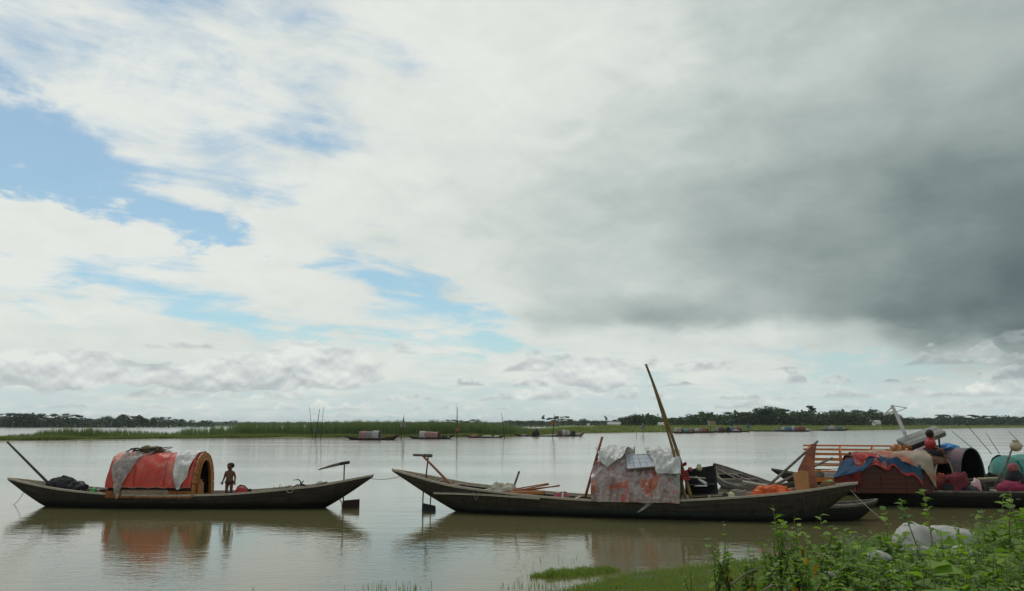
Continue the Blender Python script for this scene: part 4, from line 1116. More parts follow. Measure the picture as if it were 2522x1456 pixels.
MB().blob(slB.w(sB(1902, 1215), .15, IB['sheer'](sB(1902)) - .10), (.52, .32, .22), 17, .45, 1.8, 48, 24, fold=.28).build('orange_sheet', pmat('orange_tarp', (.62, .115, .020), (.48, .075, .014), 5, .5, .7, 12), None, 'crumpled bright orange sheet on the stern deck', 'sheet')
pole('punt_pole', slB.pt(1880, 1208, .1), slB.pt(2014, 1087, -1.2), .045, .035, M_GREYWOOD, 'grey pole slanting up from the orange sheet, the steeper of two')
pole('punt_pole', slB.pt(1862, 1216, .3), slB.pt(2050, 1128, -1.0), .045, .030, M_GREYWOOD, 'grey pole slanting up from the orange sheet, the flatter of two')
pole('oar_shaft', slB.pt(1830, 1187, -.9), slB.pt(1940, 1206, -.3), .045, .04, M_RAIL, 'pale oar shaft lying behind the rope coil', 'oar')
# tall shaped board, like a boat's stern piece, and a shorter one before it
def plank_shape(name, outline, off0, off1, th, m, label):
    k = len(outline); vmin, vmax = min(v for u, v in outline), max(v for u, v in outline)
    fo = [slB.pt(u, v, lerp(off1, off0, (v - vmin) / (vmax - vmin)) + th / 2) for u, v in outline]; ba = [p - slB.n * th for p in fo]
    return MB().add(fo + ba, [list(range(k))[::-1], [k + i for i in range(k)]] + [(i, (i + 1) % k, k + (i + 1) % k, k + i) for i in range(k)]).build(name, m, None, label, 'board')
plank_shape('stern_board', [(1998, 1094), (2012, 1091), (2008, 1118), (2006, 1145), (2010, 1175), (2016, 1206), (1966, 1207), (1962, 1180), (1966, 1155), (1978, 1130), (1990, 1110)], -.25, -.75, .05, M_REDWOOD, 'tall shaped orange-brown board standing by the crossed poles')
plank_shape('ochre_board', [(1953, 1166), (1972, 1160), (1990, 1162), (1994, 1207), (1960, 1208)], .0, -.12, .05, pmat('ochre_paint', (.36, .18, .05), (.46, .19, .08), 3, .7, .4), 'short ochre board in front of the tall shaped board')
mb = MB().blob(slB.w(sB(2040, 1190), -.1, IB['sheer'](sB(2040)) - .08), (.20, .18, .20), 14, .3, 2, 18, 10); mb.build('basket', pmat('wicker', (.24, .125, .05), (.13, .07, .03), 22, .9, 1, 40), None, 'small brown basket with greens on the stern tip', 'basket')
MB().blob(slB.w(sB(2042, 1185), -.1, IB['sheer'](sB(2042)) + .08), (.14, .12, .08), 15, .3, 2.4, 18, 10).build('green_leaves', pmat('fresh_greens', (.12, .24, .06), (.2, .32, .09), 9, .6), None, 'bunch of greens lying in the brown basket', 'greens')
# lines
MB().tube(sag(slA.pt(905, 1177), slB.pt(1000, 1168), .10), .010, 5).build('tow_line', M_ROPE, None, 'thin line tied between the two long boats', 'rope')
MB().tube(sag(slB.pt(2084, 1196, .0), on_level(2188, 1292, .1), .05), .011, 5).build('mooring_rope', M_ROPE, None, 'mooring rope from the stern of the plastic-cabin boat to the bank', 'rope')

# ================================================================= people
def figure(name, base, rz, J, R, label, cat='person', size=1.0, skin=None):
    """one continuous body grown on a skeleton; J: joints, R: radii, local metres, facing -Y"""
    root = empty(name, base, rz, label, cat)
    names = list(J); idx = {n: i for i, n in enumerate(names)}
    E = [('pelvis', 'belly'), ('belly', 'chest'), ('chest', 'neck'), ('neck', 'chin'), ('chin', 'face'), ('face', 'crown')]
    for s in 'lr':
        E += [('chest', 'sho_' + s), ('sho_' + s, 'elb_' + s), ('elb_' + s, 'wri_' + s), ('wri_' + s, 'palm_' + s), ('pelvis', 'hip_' + s), ('hip_' + s, 'kne_' + s), ('kne_' + s, 'ank_' + s), ('ank_' + s, 'toe_' + s)]
    verts = [Vector(J[n]) * size for n in names]; rad = [R[n] * size for n in names]; edges = [(idx[a], idx[b]) for a, b in E]
    for s in 'lr':
        w, p = Vector(J['wri_' + s]), Vector(J['palm_' + s]); d = (p - w).normalized(); side = d.cross(Vector((0, 1, 0)))
        side = side.normalized() if side.length > .1 else Vector((1, 0, 0))
        for k in range(5):
            L = (.045, .062, .068, .062, .05)[k]; o = side * ((k - 2) * .015)
            st = p if k else p - d * .02
            a = st + o * 1.0 + d * L * .5 + (side * -.02 if k == 0 else Vector()); b = a + d * L * .5 + Vector((0, -.012, 0))
            i = len(verts); verts += [a * size, b * size]; rad += [.0085 * size, .006 * size]; edges += [(idx['palm_' + s], i), (i, i + 1)]
    me = bpy.data.meshes.new('body'); me.from_pydata([tuple(v) for v in verts], edges, []); me.update()
    o = bpy.data.objects.new('body', me); COL.objects.link(o); o.parent = root; me.materials.append(skin or M_SKIN)
    md = o.modifiers.new('skin', 'SKIN'); md.use_smooth_shade = True
    for i, sv in enumerate(me.skin_vertices[0].data):
        sv.radius = (rad[i], rad[i]); sv.use_root = (i == idx['pelvis'])
    sb = o.modifiers.new('smooth', 'SUBSURF'); sb.levels = 1; sb.render_levels = 2
    WM[o.name] = WM[root.name]
    return root
def loc_blob(root, name, c, r, m, seed=1, amp=.08, flat=-1.0, freq=1.6, fold=0.0, nu=22, nv=12, solid=0):
    mb = MB().blob(Vector((0, 0, 0)), r, seed, amp, freq, nu, nv, flat, fold)
    off = Vector(c) + Vector((0, 0, flat * r[2]))
    W = WM[root.name]
    mb.v = [W @ (p + off) for p in mb.v]
    return mb.build(name, m, root)
STAND = dict(pelvis=(0, 0, .50), belly=(0, -.005, .60), chest=(0, 0, .73), neck=(0, 0, .83), chin=(0, -.01, .885), face=(0, -.012, .95), crown=(0, 0, 1.02),
    sho_l=(.105, 0, .775), elb_l=(.15, .01, .62), wri_l=(.165, -.03, .50), palm_l=(.168, -.04, .455), sho_r=(-.105, 0, .775), elb_r=(-.15, .01, .62), wri_r=(-.175, -.02, .50), palm_r=(-.18, -.03, .455),
    hip_l=(.055, 0, .47), kne_l=(.065, -.01, .26), ank_l=(.07, .01, .05), toe_l=(.075, -.10, .02), hip_r=(-.055, 0, .47), kne_r=(-.065, -.01, .26), ank_r=(-.07, .01, .05), toe_r=(-.075, -.10, .02))
RAD = dict(pelvis=.082, belly=.078, chest=.085, neck=.036, chin=.058, face=.080, crown=.060, sho_l=.040, elb_l=.027, wri_l=.020, palm_l=.022, sho_r=.040, elb_r=.027, wri_r=.020, palm_r=.022,
    hip_l=.060, kne_l=.040, ank_l=.025, toe_l=.022, hip_r=.060, kne_r=.040, ank_r=.025, toe_r=.022)
# the child beside the red cabin
sc_ = sA(565, 1190)
zdeck = IA['sheer'](sc_) - .15
hgt = slA.sz(565, 1140)[1] - zdeck
ch = figure('person', slA.w(sc_, .0, zdeck), radians(-12), STAND, RAD, 'small child standing on deck beside the red cabin doorway', size=hgt / 1.06)
ch.scale = (1.22, 1.15, 1.0)
k = hgt / 1.06
loc_blob(ch, 'hair', (0, .026 * k, .972 * k), (.092 * k, .092 * k, .094 * k), M_HAIR, 2, .10, -.95)
loc_blob(ch, 'shorts', (0, 0, .475 * k), (.125 * k, .10 * k, .085 * k), pmat('brown_shorts', (.07, .034, .022), (.05, .026, .018), 9, .8), 3, .05, -.95)
for sx in (-1, 1): loc_blob(ch, 'eye', (sx * .028 * k, -.082 * k, .955 * k), (.009 * k, .006 * k, .006 * k), M_BLACK, 1, 0, -1, nu=8, nv=6)
loc_blob(ch, 'nose', (0, -.085 * k, .935 * k), (.011 * k, .012 * k, .014 * k), M_SKIN, 1, 0, -1, nu=8, nv=6)

SIT = dict(pelvis=(0, 0, .14), belly=(0, -.02, .28), chest=(0, -.05, .48), neck=(0, -.07, .62), chin=(0, -.09, .68), face=(0, -.10, .76), crown=(0, -.09, .85),
    sho_l=(.16, -.04, .54), elb_l=(.22, -.16, .34), wri_l=(.12, -.34, .30), palm_l=(.09, -.40, .30), sho_r=(-.16, -.04, .54), elb_r=(-.22, -.16, .34), wri_r=(-.12, -.34, .30), palm_r=(-.09, -.40, .30),
    hip_l=(.10, -.03, .12), kne_l=(.24, -.34, .30), ank_l=(.14, -.42, .05), toe_l=(.13, -.54, .03), hip_r=(-.10, -.03, .12), kne_r=(-.24, -.34, .30), ank_r=(-.14, -.42, .05), toe_r=(-.13, -.54, .03))
RADS = {n: v * (1.38 if n not in ('chin', 'face', 'crown') else 1.18) for n, v in RAD.items()}
# someone sitting inside the red cabin
ins = figure('person', slA.w(CA1 - .55, -.05, zbA - .12), slA.rz + radians(70), SIT, RADS, 'person in dark clothes sitting inside the red cabin doorway', size=.95)
loc_blob(ins, 'hair', (0, -.06, .77), (.105, .11, .115), M_HAIR, 3, .1, -.95)
loc_blob(ins, 'clothing', (0, -.10, .20), (.27, .30, .26), pmat('dark_blue_cloth', (.02, .028, .045), (.012, .015, .025), 6, .85), 4, .2, -.8, fold=.1)

# ================================================================= grey boat with an open bow behind
slE = Slice(on_level(1776, 1192), on_level(2010, 1236))
boatE = empty('open_boat', (slE.a + slE.b) / 2, slE.rz, 'empty grey boat with raised bow, behind the rope coil', 'boat')
E0 = slE.sz(1760, 1143)
LE = (slE.b - slE.a).length
gE = [(0, E0[1]), (.1, E0[1] - .12), (.22, E0[1] - .30), (.4, E0[1] - .50), (.65, E0[1] - .60), (.85, E0[1] - .55), (1.0, E0[1] - .35)]
def hull_sz(boat, sl, prof, wl, B, depth, m, n=44, strakes=5, full=2.3, rail=True, detail=True):
    old = Slice.sz
    s_of = [p[0] for p in prof]; z_of = [p[1] for p in prof]
    class Q:
        def __init__(q): q.a, q.b, q.d, q.n, q.rz = sl.a, sl.b, sl.d, sl.n, sl.rz
        def w(q, s, o, z): return sl.w(s, o, z)
        def sz(q, u, v, off=0.0): return u, interp(s_of, z_of, u)
    return build_hull(boat, Q(), [(s, 0) for s in s_of], wl, B, depth, m, n, strakes, full, rail, detail=detail, rail_m=M_GREYWOOD)
LtE = 8.6
IE = hull_sz(boatE, slE, [(E0[0], E0[1]), (E0[0] + .9, E0[1] - .18), (E0[0] + 2.0, E0[1] - .38), (E0[0] + 3.6, E0[1] - .58), (E0[0] + 5.4, E0[1] - .66), (E0[0] + 7.2, E0[1] - .5), (E0[0] + LtE, E0[1] - .2)],
             (E0[0] + 1.5, E0[0] + LtE - 1.4), .95, .28, hull_material('hull_wood_grey', (.15, .13, .11), (.07, .062, .053), .05), 36)
deck(boatE, IE, E0[0] + .4, E0[0] + 1.6, .05, M_GREYWOOD); deck(boatE, IE, E0[0] + 1.6, E0[0] + 6.8, .30, M_GREYWOOD)
thwarts(boatE, IE, [E0[0] + 1.6, E0[0] + 2.7, E0[0] + 4.0, E0[0] + 5.5])
for k, (a, b, o, lb) in enumerate(((1.2, 4.6, .25, 'longest grey oar lying in the empty grey boat'), (1.9, 4.9, -.1, 'shorter grey oar lying in the empty grey boat'))):
    s0, s1 = E0[0] + a, E0[0] + b
    MB().tube([slE.w(s0, o, IE['sheer'](s0) + .02), slE.w(s1, o + .1, IE['sheer'](s1) + .02)], [.045, .03], 6).build('oar', M_GREYWOOD, None, lb, 'oar')
for k in range(3):
    p = slE.pt(1782 + k * 22, 1152 + k * 5, .2); MB().tube([p, p + Vector((.02, 0, -.25)), p + Vector((-.02, 0, -.5 + .1 * k))], .009, 5).build('bow_rope', M_ROPE, boatE)

# ================================================================= boat with a bare orange cabin frame
slD = Slice(on_level(1950, 1212), on_level(2300, 1221))
boatD = empty('frame_boat', (slD.a + slD.b) / 2, slD.rz, 'boat with bare orange slatted cabin frame, behind the blanket cabin', 'boat')
D0 = slD.sz(1900, 1165)
zD = slD.sz(2040, 1180)[1]
ID = hull_sz(boatD, slD, [(D0[0], zD + .35), (D0[0] + 1.5, zD + .08), (D0[0] + 4, zD), (D0[0] + 7, zD + .02), (D0[0] + 9, zD + .2), (D0[0] + 10, zD + .4)], (D0[0] + 1.2, D0[0] + 8.8), .80, .28, M_HULL_C, 36)
deck(boatD, ID, D0[0] + .5, D0[0] + 9.4, .12, M_PLANK)
M_FRAME = pmat('orange_frame_paint', (.62, .20, .035), (.46, .12, .022), 6, .5, .3, 20)
F0, F1 = slD.sz(1990, 1140)[0], slD.sz(2235, 1140)[0]
zt, zb_ = slD.sz(2100, 1098)[1], zD + .02
for side in (1, -1):
    for zf_, of_ in ((1.0, .16), (.88, .42), (.74, .58), (.58, .66), (.42, .70), (.24, .72)):
        p0, p1 = slD.w(F0 - .15, side * of_, lerp(zb_, zt, zf_)), slD.w(F1 + .12, side * of_, lerp(zb_, zt, zf_))
        MB().beam(p0, p1, .055, .055).build('frame_rail', M_FRAME, boatD)
for k in range(4):
    s = lerp(F0 + .05, F1 - .05, k / 3)
    MB().tube([slD.w(s, 0, 0) + (vault(slD, 0, f, .68, zt - zb_ - .05, zb_, .7, .55)[0] - slD.w(0, 0, 0)) for f in [i / 10 - 1 for i in range(21)]], .035, 6).build('frame_hoop', M_FRAME, boatD)
MB().beam(slD.w(F0 - .2, .78, zD + .02), slD.w(F1 + .2, .78, zD + .02), .04, .16).build('side_board', M_FRAME, boatD)
MB().blob(slD.w(F0 + 1.2, -.1, zD - .1), (.7, .4, .35), 5, .4, 2, fold=.12).build('white_bundle', M_PLASTIC_W, None, 'whitish bundle seen through the orange cabin frame', 'bundle')
MB().blob(slD.w(F0 + .4, .0, zD - .1), (.35, .3, .30), 6, .4, 2, fold=.12).build('grey_bundle', M_GREYWOOD, None, 'grey bundle at the near end inside the orange frame', 'bundle')
MB().blob(slD.pt(2207, 1122, .5), (.26, .2, .30), 8, .3, 2, fold=.1).build('orange_bundle', M_ORANGE, None, 'orange bundle at the end of the slatted frame', 'bundle')
MB().beam(slD.pt(2226, 1097, .2), slD.pt(2246, 1103, .2), .2, .06).build('orange_board', M_ORANGE, None, 'short orange board on top of the slatted frame', 'board')
MB().blob(slD.pt(2096, 1150, .3), (.22, .2, .42), 9, .3, 2).build('dark_sack', M_DARKCLOTH, None, 'dark sack standing inside the orange frame', 'sack')

# ================================================================= boat with the blanket-covered cabin
slC = Slice(on_level(2150, 1243), on_level(2520, 1247))
boatC = empty('blanket_cabin_boat', (slC.a + slC.b) / 2, slC.rz, 'black tarred boat with blanket-covered cabin, running out of the picture', 'boat')
sC = lambda u, v=1200, off=0.0: slC.sz(u, v, off)[0]
zC = slC.sz(2300, 1212, .85)[1]
c0 = sC(2062, 1205)
IC = hull_sz(boatC, slC, [(c0, zC + .30), (c0 + .9, zC + .10), (c0 + 2.2, zC), (c0 + 5, zC + .0), (c0 + 7.5, zC + .06), (c0 + 9.4, zC + .25), (c0 + 10.4, zC + .5)], (c0 + 1.0, c0 + 9.4), .85, .3, M_HULL_C, 40)
deck(boatC, IC, c0 + .3, c0 + 9.8, .14)
thwarts(boatC, IC, [c0 + 1.0, c0 + 4.4, c0 + 5.2, c0 + 6.5])
# blankets over the hoops
CC0, CC1 = sC(2108, 1200, .8), sC(2296, 1200, .8)
WC, HC = .80, slC.sz(2200, 1116)[1] - zC + .02
M_BLANKET = pmat('beige_red_blanket', (.32, .245, .175), (.27, .235, .175), 4, .9, .6, 10, c3=(.36, .13, .09))
M_BLUECLOTH = pmat('blue_cloth', (.035, .082, .145), (.022, .052, .10), 4, .85, .6, 9)
M_REDCLOTH = pmat('red_cloth', (.20, .022, .02), (.10, .015, .014), 4, .8, .5, 9)
M_REDPRINT = pmat('red_printed_cloth', (.34, .045, .04), (.32, .25, .21), 11, .85, .4, 9, bias=.58, width=.06)
vault_sheet(slC, CC0, CC1, -1, 1, WC, HC - .05, zC - .05, 34, 30, 0, .03, 61, p=.7, q=.66).build('cabin_cover', pmat('maroon_wood', (.085, .026, .02), (.04, .024, .018), 4, .8, .5, 12, (1, 1, 5)), boatC)
for k, s in enumerate((CC0 + .03, CC1 - .03)):
    rows = [[slC.w(s, 0, 0) + (vault(slC, 0, f, (WC - .04) * j / 8, (HC - .1) * j / 8, zC - .05, .7, .66)[0] - slC.w(0, 0, 0)) for f in [i / 12 - 1 for i in range(25)]] for j in range(9)]
    MB().grid(rows).build('end_curtain', M_REDCLOTH if k == 0 else M_BLACK, boatC)
BF = lambda t: interp((0, .15, .4, .65, .85, 1), (.10, .22, .42, .56, .74, .95), t) + .03 * sin(t * 21)
vault_sheet(slC, CC0 + .22, CC1 + .10, -.8, BF, WC, HC, zC - .05, 44, 30, .075, .06, 63, p=.7, q=.66, freq=2.4).build('beige_blanket', M_BLANKET, None, 'beige blanket with red pattern swept over the cabin roof', 'blanket')
vault_sheet(slC, CC0 + .80, CC1 - .30, lambda t: BF(.30 + t * .52) - .06, lambda t: BF(.30 + t * .52) + .20 + .05 * sin(t * 14), WC, HC, zC - .05, 34, 16, .05, .06, 65, p=.7, q=.66).build('blue_blanket', M_BLUECLOTH, None, 'blue cloth with red hem below the beige blanket', 'cloth')
vault_sheet(slC, CC0 + .80, CC1 - .30, lambda t: BF(.30 + t * .52) + .18 + .05 * sin(t * 14), lambda t: BF(.30 + t * .52) + .225 + .05 * sin(t * 14), WC, HC, zC - .05, 34, 4, .065, .05, 65, p=.7, q=.66).build('red_hem', M_RED, None, 'red hem strip under the blue cloth of the blanket cabin', 'cloth')
vault_sheet(slC, CC0 + .05, CC0 + 1.15, .08, lambda t: .66 + .06 * sin(t * 9), WC, HC, zC - .05, 22, 16, .03, .04, 66, p=.7, q=.66).build('printed_cloth', M_REDPRINT, None, 'red and white printed cloth on the blanket cabin side', 'cloth')
vault_sheet(slC, CC0 + .15, CC0 + .85, lambda t: .18, lambda t: .42 + .05 * sin(t * 7), WC, HC, zC - .05, 16, 10, .075, .05, 67, p=.7, q=.66).build('red_fold', M_RED, None, 'bright red cloth fold between blue quilt and beige blanket', 'cloth')
for k in range(4):
    for q in range(3):
        a_, b_ = lerp(CC0 + .02, CC1 - .04, q / 3) + .01, lerp(CC0 + .02, CC1 - .04, (q + 1) / 3) - .01
        MB().beam(slC.w(a_, WC + .03 - .012 * k, zC + .02 + .15 * k), slC.w(b_, WC + .03 - .012 * k, zC + .02 + .15 * k), .03, .138).build('side_board', pmat('worn_red_board', (.13, .028, .022), (.06, .04, .03), 5, .8, .5, 14, (1, 1, 6)), boatC)
# blue and red quilt thrown over the bow end
mb = MB(); rows = []
for j in range(15):
    t = j / 14; row = []
    for i in range(17):
        a = i / 16; u = lerp(lerp(2072, 2053, t), lerp(2168, 2126, t), a)
        v = lerp(lerp(1126, 1120, a) + (10 * (1 - a) ** 2), lerp(1178, 1160, a), t)
        row.append(slC.pt(u, v, .45 + .50 * t + .07 * mnoise.noise(Vector((a * 4, t * 3, 9)))))
    rows.append(row)
mb.grid(rows).build('blue_quilt', M_BLUECLOTH, None, 'blue quilt hanging over the bow end of the blanket cabin', 'quilt', solid=.04)
mb = MB(); rows = []
for j in range(7):
    rows.append([slC.pt(lerp(2054, 2122, i / 12), lerp(lerp(1176, 1158, i / 12), 1196, j / 6), .90 + .06 * mnoise.noise(Vector((i * .5, j * .6, 2)))) for i in range(13)])
mb.grid(rows).build('red_quilt', M_REDCLOTH, None, 'dark red cloth below the blue quilt on the bow', 'cloth', solid=.03)
MB().blob(slC.pt(2288, 1144, .55), (.14, .2, .12), 4, .2).build('stone', M_GREYWOOD, None, 'grey stone weighing down the beige blanket', 'stone') if False else None
MB().blob(slC.pt(2279, 1137, .1), (.13, .11, .14), 4, .25).build('stone_weight', M_GREYWOOD, None, 'brown lump weighing down the beige blanket top', 'weight')
# two tunnel cabins further along
def tunnel(boat, sl, s0, s1, W, H, zb, m_out, seed, rim=M_RAIL):
    vault_sheet(sl, s0, s1, -1, 1, W, H, zb, 18, 24, 0, .02, seed, p=.9, q=.9).build('tunnel_cover', m_out, boat)
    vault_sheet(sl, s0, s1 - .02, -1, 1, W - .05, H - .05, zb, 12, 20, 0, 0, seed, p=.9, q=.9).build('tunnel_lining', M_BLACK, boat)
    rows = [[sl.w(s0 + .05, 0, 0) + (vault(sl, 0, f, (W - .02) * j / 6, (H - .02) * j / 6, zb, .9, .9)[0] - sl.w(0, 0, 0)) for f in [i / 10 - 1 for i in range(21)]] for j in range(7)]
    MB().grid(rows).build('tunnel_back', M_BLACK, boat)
    MB().tube([sl.w(s1, 0, 0) + (vault(sl, 0, f, W, H, zb, .9, .9)[0] - sl.w(0, 0, 0)) for f in [i / 14 - 1 for i in range(29)]], .028, 6).build('tunnel_hoop', rim, boat)
# second blanket boat lies behind, its tunnels face away from the cabin
slG = Slice(on_level(2260, 1226), on_level(2560, 1208))
boatG = empty('tunnel_cabin_boat', (slG.a + slG.b) / 2, slG.rz, 'boat with two round tunnel cabins behind the maroon shawl', 'boat')
sG = lambda u, v=1180, off=0.0: slG.sz(u, v, off)[0]
g0 = sG(2250, 1185); zG = slG.sz(2400, 1178)[1]
IG = hull_sz(boatG, slG, [(g0, zG + .2), (g0 + 1.2, zG + .05), (g0 + 4, zG), (g0 + 7, zG + .05), (g0 + 9, zG + .4)], (g0 + .8, g0 + 8), .85, .3, M_HULL_C, 30)
deck(boatG, IG, g0 + .3, g0 + 8.4, .12)
# tunnels are set across the view so that their mouths show
def turned(slbase, u, v, off, ang):
    c = slbase.pt(u, v, off); c.z = 0
    d = Vector((cos(slbase.rz + ang), sin(slbase.rz + ang), 0))
    return Slice(c, c + d)
t1 = turned(slG, 2326, 1176, .35, radians(-92))
tunnel(boatG, t1, -1.6, 0, .50, .84, zG - .05, pmat('faded_yellow_mat', (.30, .24, .11), (.2, .16, .08), 9, .9, .5), 71)
t2 = turned(slG, 2396, 1178, .55, radians(-96))
tunnel(boatG, t2, -2.2, 0, .64, 1.22, zG - .05, pmat('pink_blue_cover', (.30, .15, .155), (.09, .115, .135), 3, .7, .6), 72, pmat('blue_grey_hoop', (.12, .15, .18), (.08, .1, .12), 5, .6))
MB().blob(t2.w(-.9, .12, zG + 1.10), (.36, .3, .16), 5, .3, 2, fold=.1).build('blue_bundle', M_BLUE, None, 'bright blue bundle on top of the round tunnel cabin', 'bundle')
MB().blob(t2.w(-1.6, -.1, zG + 1.10), (.5, .35, .10), 6, .3, 2, fold=.1).build('dark_mat', M_DARKCLOTH, None, 'dark mat lying along the roof of the round tunnel cabin', 'mat')
# teal sheet cabin at the picture edge
tl = turned(slG, 2560, 1160, .3, radians(-10))
bt = empty('teal_cabin_boat', tl.a, tl.rz, 'boat with teal plastic cabin cut by the picture edge', 'boat')
ht = [(-2.6, .75), (-1.6, .5), (0, .42), (3, .45), (5, .8)]
IT = hull_sz(bt, tl, ht, (-1.8, 4.2), .8, .25, M_HULL_C, 24)
vault_sheet(tl, -1.75, 2.6, -1, 1, .80, .86, .55, 24, 24, 0, .07, 81, p=.8, q=.85).build('cabin_cover', pmat('teal_sheet', (.055, .25, .20), (.04, .17, .14), 3, .45, .8, 8, c3=(.10, .30, .25)), bt)
rows = [[tl.w(-1.75 - .35 * (1 - (j / 6) ** 2), 0, 0) + (vault(tl, 0, f, .80 * j / 6, .86 * j / 6, .55, .8, .85)[0] - tl.w(0, 0, 0)) for f in [i / 10 - 1 for i in range(21)]] for j in range(7)]
MB().grid(rows).build('end_curtain', MATS['teal_sheet'], bt)
# clutter on the near boat
MB().blob(slC.w(sC(2357, 1180), .0, zC - .1), (.36, .22, .50), 31, .4, 1.8, 44, 24, fold=.10).build('maroon_cloth', pmat('maroon_cloth', (.20, .035, .045), (.12, .02, .028), 4, .85, .6), None, 'maroon cloth hung in folds before the tunnel cabins', 'cloth')
MB().blob(slC.w(sC(2325, 1165), -.25, zC - .05), (.24, .18, .42), 32, .35, 1.8, 40, 22, fold=.09).build('brick_cloth', pmat('brick_cloth', (.30, .07, .04), (.2, .045, .03), 4, .85), None, 'brick red cloth hung next to the beige blanket', 'cloth')
MB().blob(slC.w(sC(2400, 1190), .1, zC - .1), (.17, .14, .36), 33, .2, 1.8, fold=.05).build('white_sack', pmat('pink_white_sack', (.62, .58, .56), (.60, .22, .24), 3, .7), None, 'white and pink sack standing near the maroon cloth', 'sack')
for k, (u, o, rx, rz_, m, nm, lb, ct) in enumerate(((2314, .35, .17, .11, M_WHITE, 'white_bowl', 'white bowl on deck beside the beige blanket corner', 'bowl'), (2362, .55, .18, .08, M_WHITE, 'white_dish', 'flat white dish on the near edge of the tarred boat', 'dish'),
                                             (2440, .4, .34, .07, M_WHITE, 'long_tray', 'long white tray on deck before the shawled person', 'tray'), (2332, .1, .2, .3, M_DARKCLOTH, 'cooking_pot', 'black cooking pot beside the white bowl', 'pot'),
                                             (2385, .2, .3, .22, M_BLACK, 'black_bundle', 'black bundle on deck under the maroon cloth', 'bundle'), (2420, -.2, .26, .3, M_BLACK, 'black_box_bundle', 'black bundle on deck behind the long tray', 'bundle'))):
    c = slC.w(sC(u, 1200), o, IC['sheer'](sC(u)) - .12)
    if ct in ('bowl', 'dish', 'tray', 'pot'):
        MB().pot(c, ((rx * .5, 0), (rx * .85, rz_ * .5), (rx, rz_), (rx * 1.02, rz_ + .02), (rx * .9, rz_), (rx * .5, rz_ * .4)) if ct != 'pot' else ((rx * .6, 0), (rx, rz_ * .4), (rx * .9, rz_ * .8), (rx * .7, rz_), (rx * .8, rz_ + .03))).build(nm, m, None, lb, ct)
    else: MB().blob(c, (rx, rx * .8, rz_), k + 3, .3, 1.8, 26, 14, -.2, .16).build(nm, m, None, lb, ct)
MB().beam(slC.pt(2408, 1179, .0), slC.pt(2462, 1177, .0), .12, .05).build('yellow_board', MATS['cream_clay'], None, 'pale yellow board across the tarred boat', 'board')
MB().tube([slC.pt(2450, 1197, .8), slC.pt(2476, 1150, .75), slC.pt(2496, 1096, .7)], [.04, .036, .028], 7).build('leaning_pole', M_GREYWOOD, None, 'grey pole with a clay pot on top leaning at the tarred boat', 'pole')
MB().pot(slC.pt(2503, 1112, .7), ((.06, 0), (.15, .06), (.18, .15), (.16, .24), (.09, .30), (.08, .33), (.11, .36))).build('clay_pot', pmat('pot_clay', (.44, .38, .27), (.36, .17, .06), 3, .7), None, 'cream and orange clay pot hung on the leaning pole', 'pot')
for k, (u0, v0, u1, v1, lb) in enumerate(((2344, 1062, 2405, 1112, 'first thin reed stick behind the tunnel cabins, nearest the white panel'), (2372, 1036, 2442, 1118, 'longest thin reed stick behind the tunnel cabins'), (2428, 1066, 2462, 1118, 'thin reed stick just before the teal cabin'), (2484, 1062, 2520, 1100, 'thin reed stick behind the clay pot'))):
    pole('reed_stick', slG.pt(u1, v1, -.8), slG.pt(u0, v0, -.8), .016, .010, M_GREYWOOD, lb, 'stick', 'thin sticks behind the tunnel cabins', n=5)

# tilted white panel with mast
wp = empty('white_deck_panel', slD.pt(2260, 1110, -1.0), 0, 'pale grey corrugated canopy tilted up behind the red-shirted person', 'canopy')
q4 = [slD.pt(2209, 1084, -.6), slD.pt(2240, 1098, -.2), slD.pt(2326, 1064, -.2), slD.pt(2300, 1050, -.6)]
nrm = (q4[1] - q4[0]).cross(q4[3] - q4[0]).normalized()
if nrm.z < 0: nrm = -nrm
M_PANEL = pmat('pale_panel', (.30, .30, .27), (.20, .195, .17), 3, .6, .4, 8)
for k in range(7):
    a, b = k / 7 + .001, (k + 1) / 7 - .001
    c4 = [q4[0].lerp(q4[1], a), q4[0].lerp(q4[1], b), q4[3].lerp(q4[2], b), q4[3].lerp(q4[2], a)]
    up_ = nrm * (.02 + .006 * (k % 3))
    MB().add([p + up_ for p in c4] + [p - nrm * .04 for p in c4], [(0, 1, 2, 3), (7, 6, 5, 4), (0, 4, 5, 1), (1, 5, 6, 2), (2, 6, 7, 3), (3, 7, 4, 0)]).build('panel_board', M_PANEL, wp)
fr2 = MB()
for i in range(4): fr2.beam(q4[i] - nrm * .09, q4[(i + 1) % 4] - nrm * .09, .07, .20, up=nrm)
fr2.build('panel_rim', M_PANEL, wp)
MB().beam(slD.pt(2243, 1106, -.2), slD.pt(2290, 1086, -.2), .12, .16).build('under_beam', M_BLACK, wp)
for (u, v) in ((2222, 1094), (2312, 1074)):
    p = slD.pt(u, v, -.4); MB().tube([p, Vector((p.x, p.y, -.2))], .04, 6).build('prop', M_DARKWOOD, wp)
ms = empty('white_mast', slD.pt(2229, 1090, -.8), 0, 'white leaning mast with triangular bracket above the tilted canopy', 'mast')
M_MAST = pmat('mast_paint', (.62, .61, .58), (.50, .30, .26), 3, .5, bias=.66, width=.06)
mp_ = [slD.pt(2240, 1105, -.8), slD.pt(2228, 1068, -.8), slD.pt(2208, 1020, -.8), slD.pt(2196, 998, -.8)]
mb = MB()
for a, b, w in ((0, 1, .13), (1, 2, .13), (2, 3, .11)): mb.beam(mp_[a], mp_[b], w, w)
mb.build('pole', M_MAST, ms)
for a, b, w in (((2197, 999), (2234, 1005), .03), ((2234, 1005), (2209, 1014), .03), ((2200, 1014), (2176, 1022), .07), ((2176, 1022), (2196, 1004), .05)):
    MB().beam(slD.pt(*a, -.8), slD.pt(*b, -.8), w, w).build('bracket', M_MAST, ms)
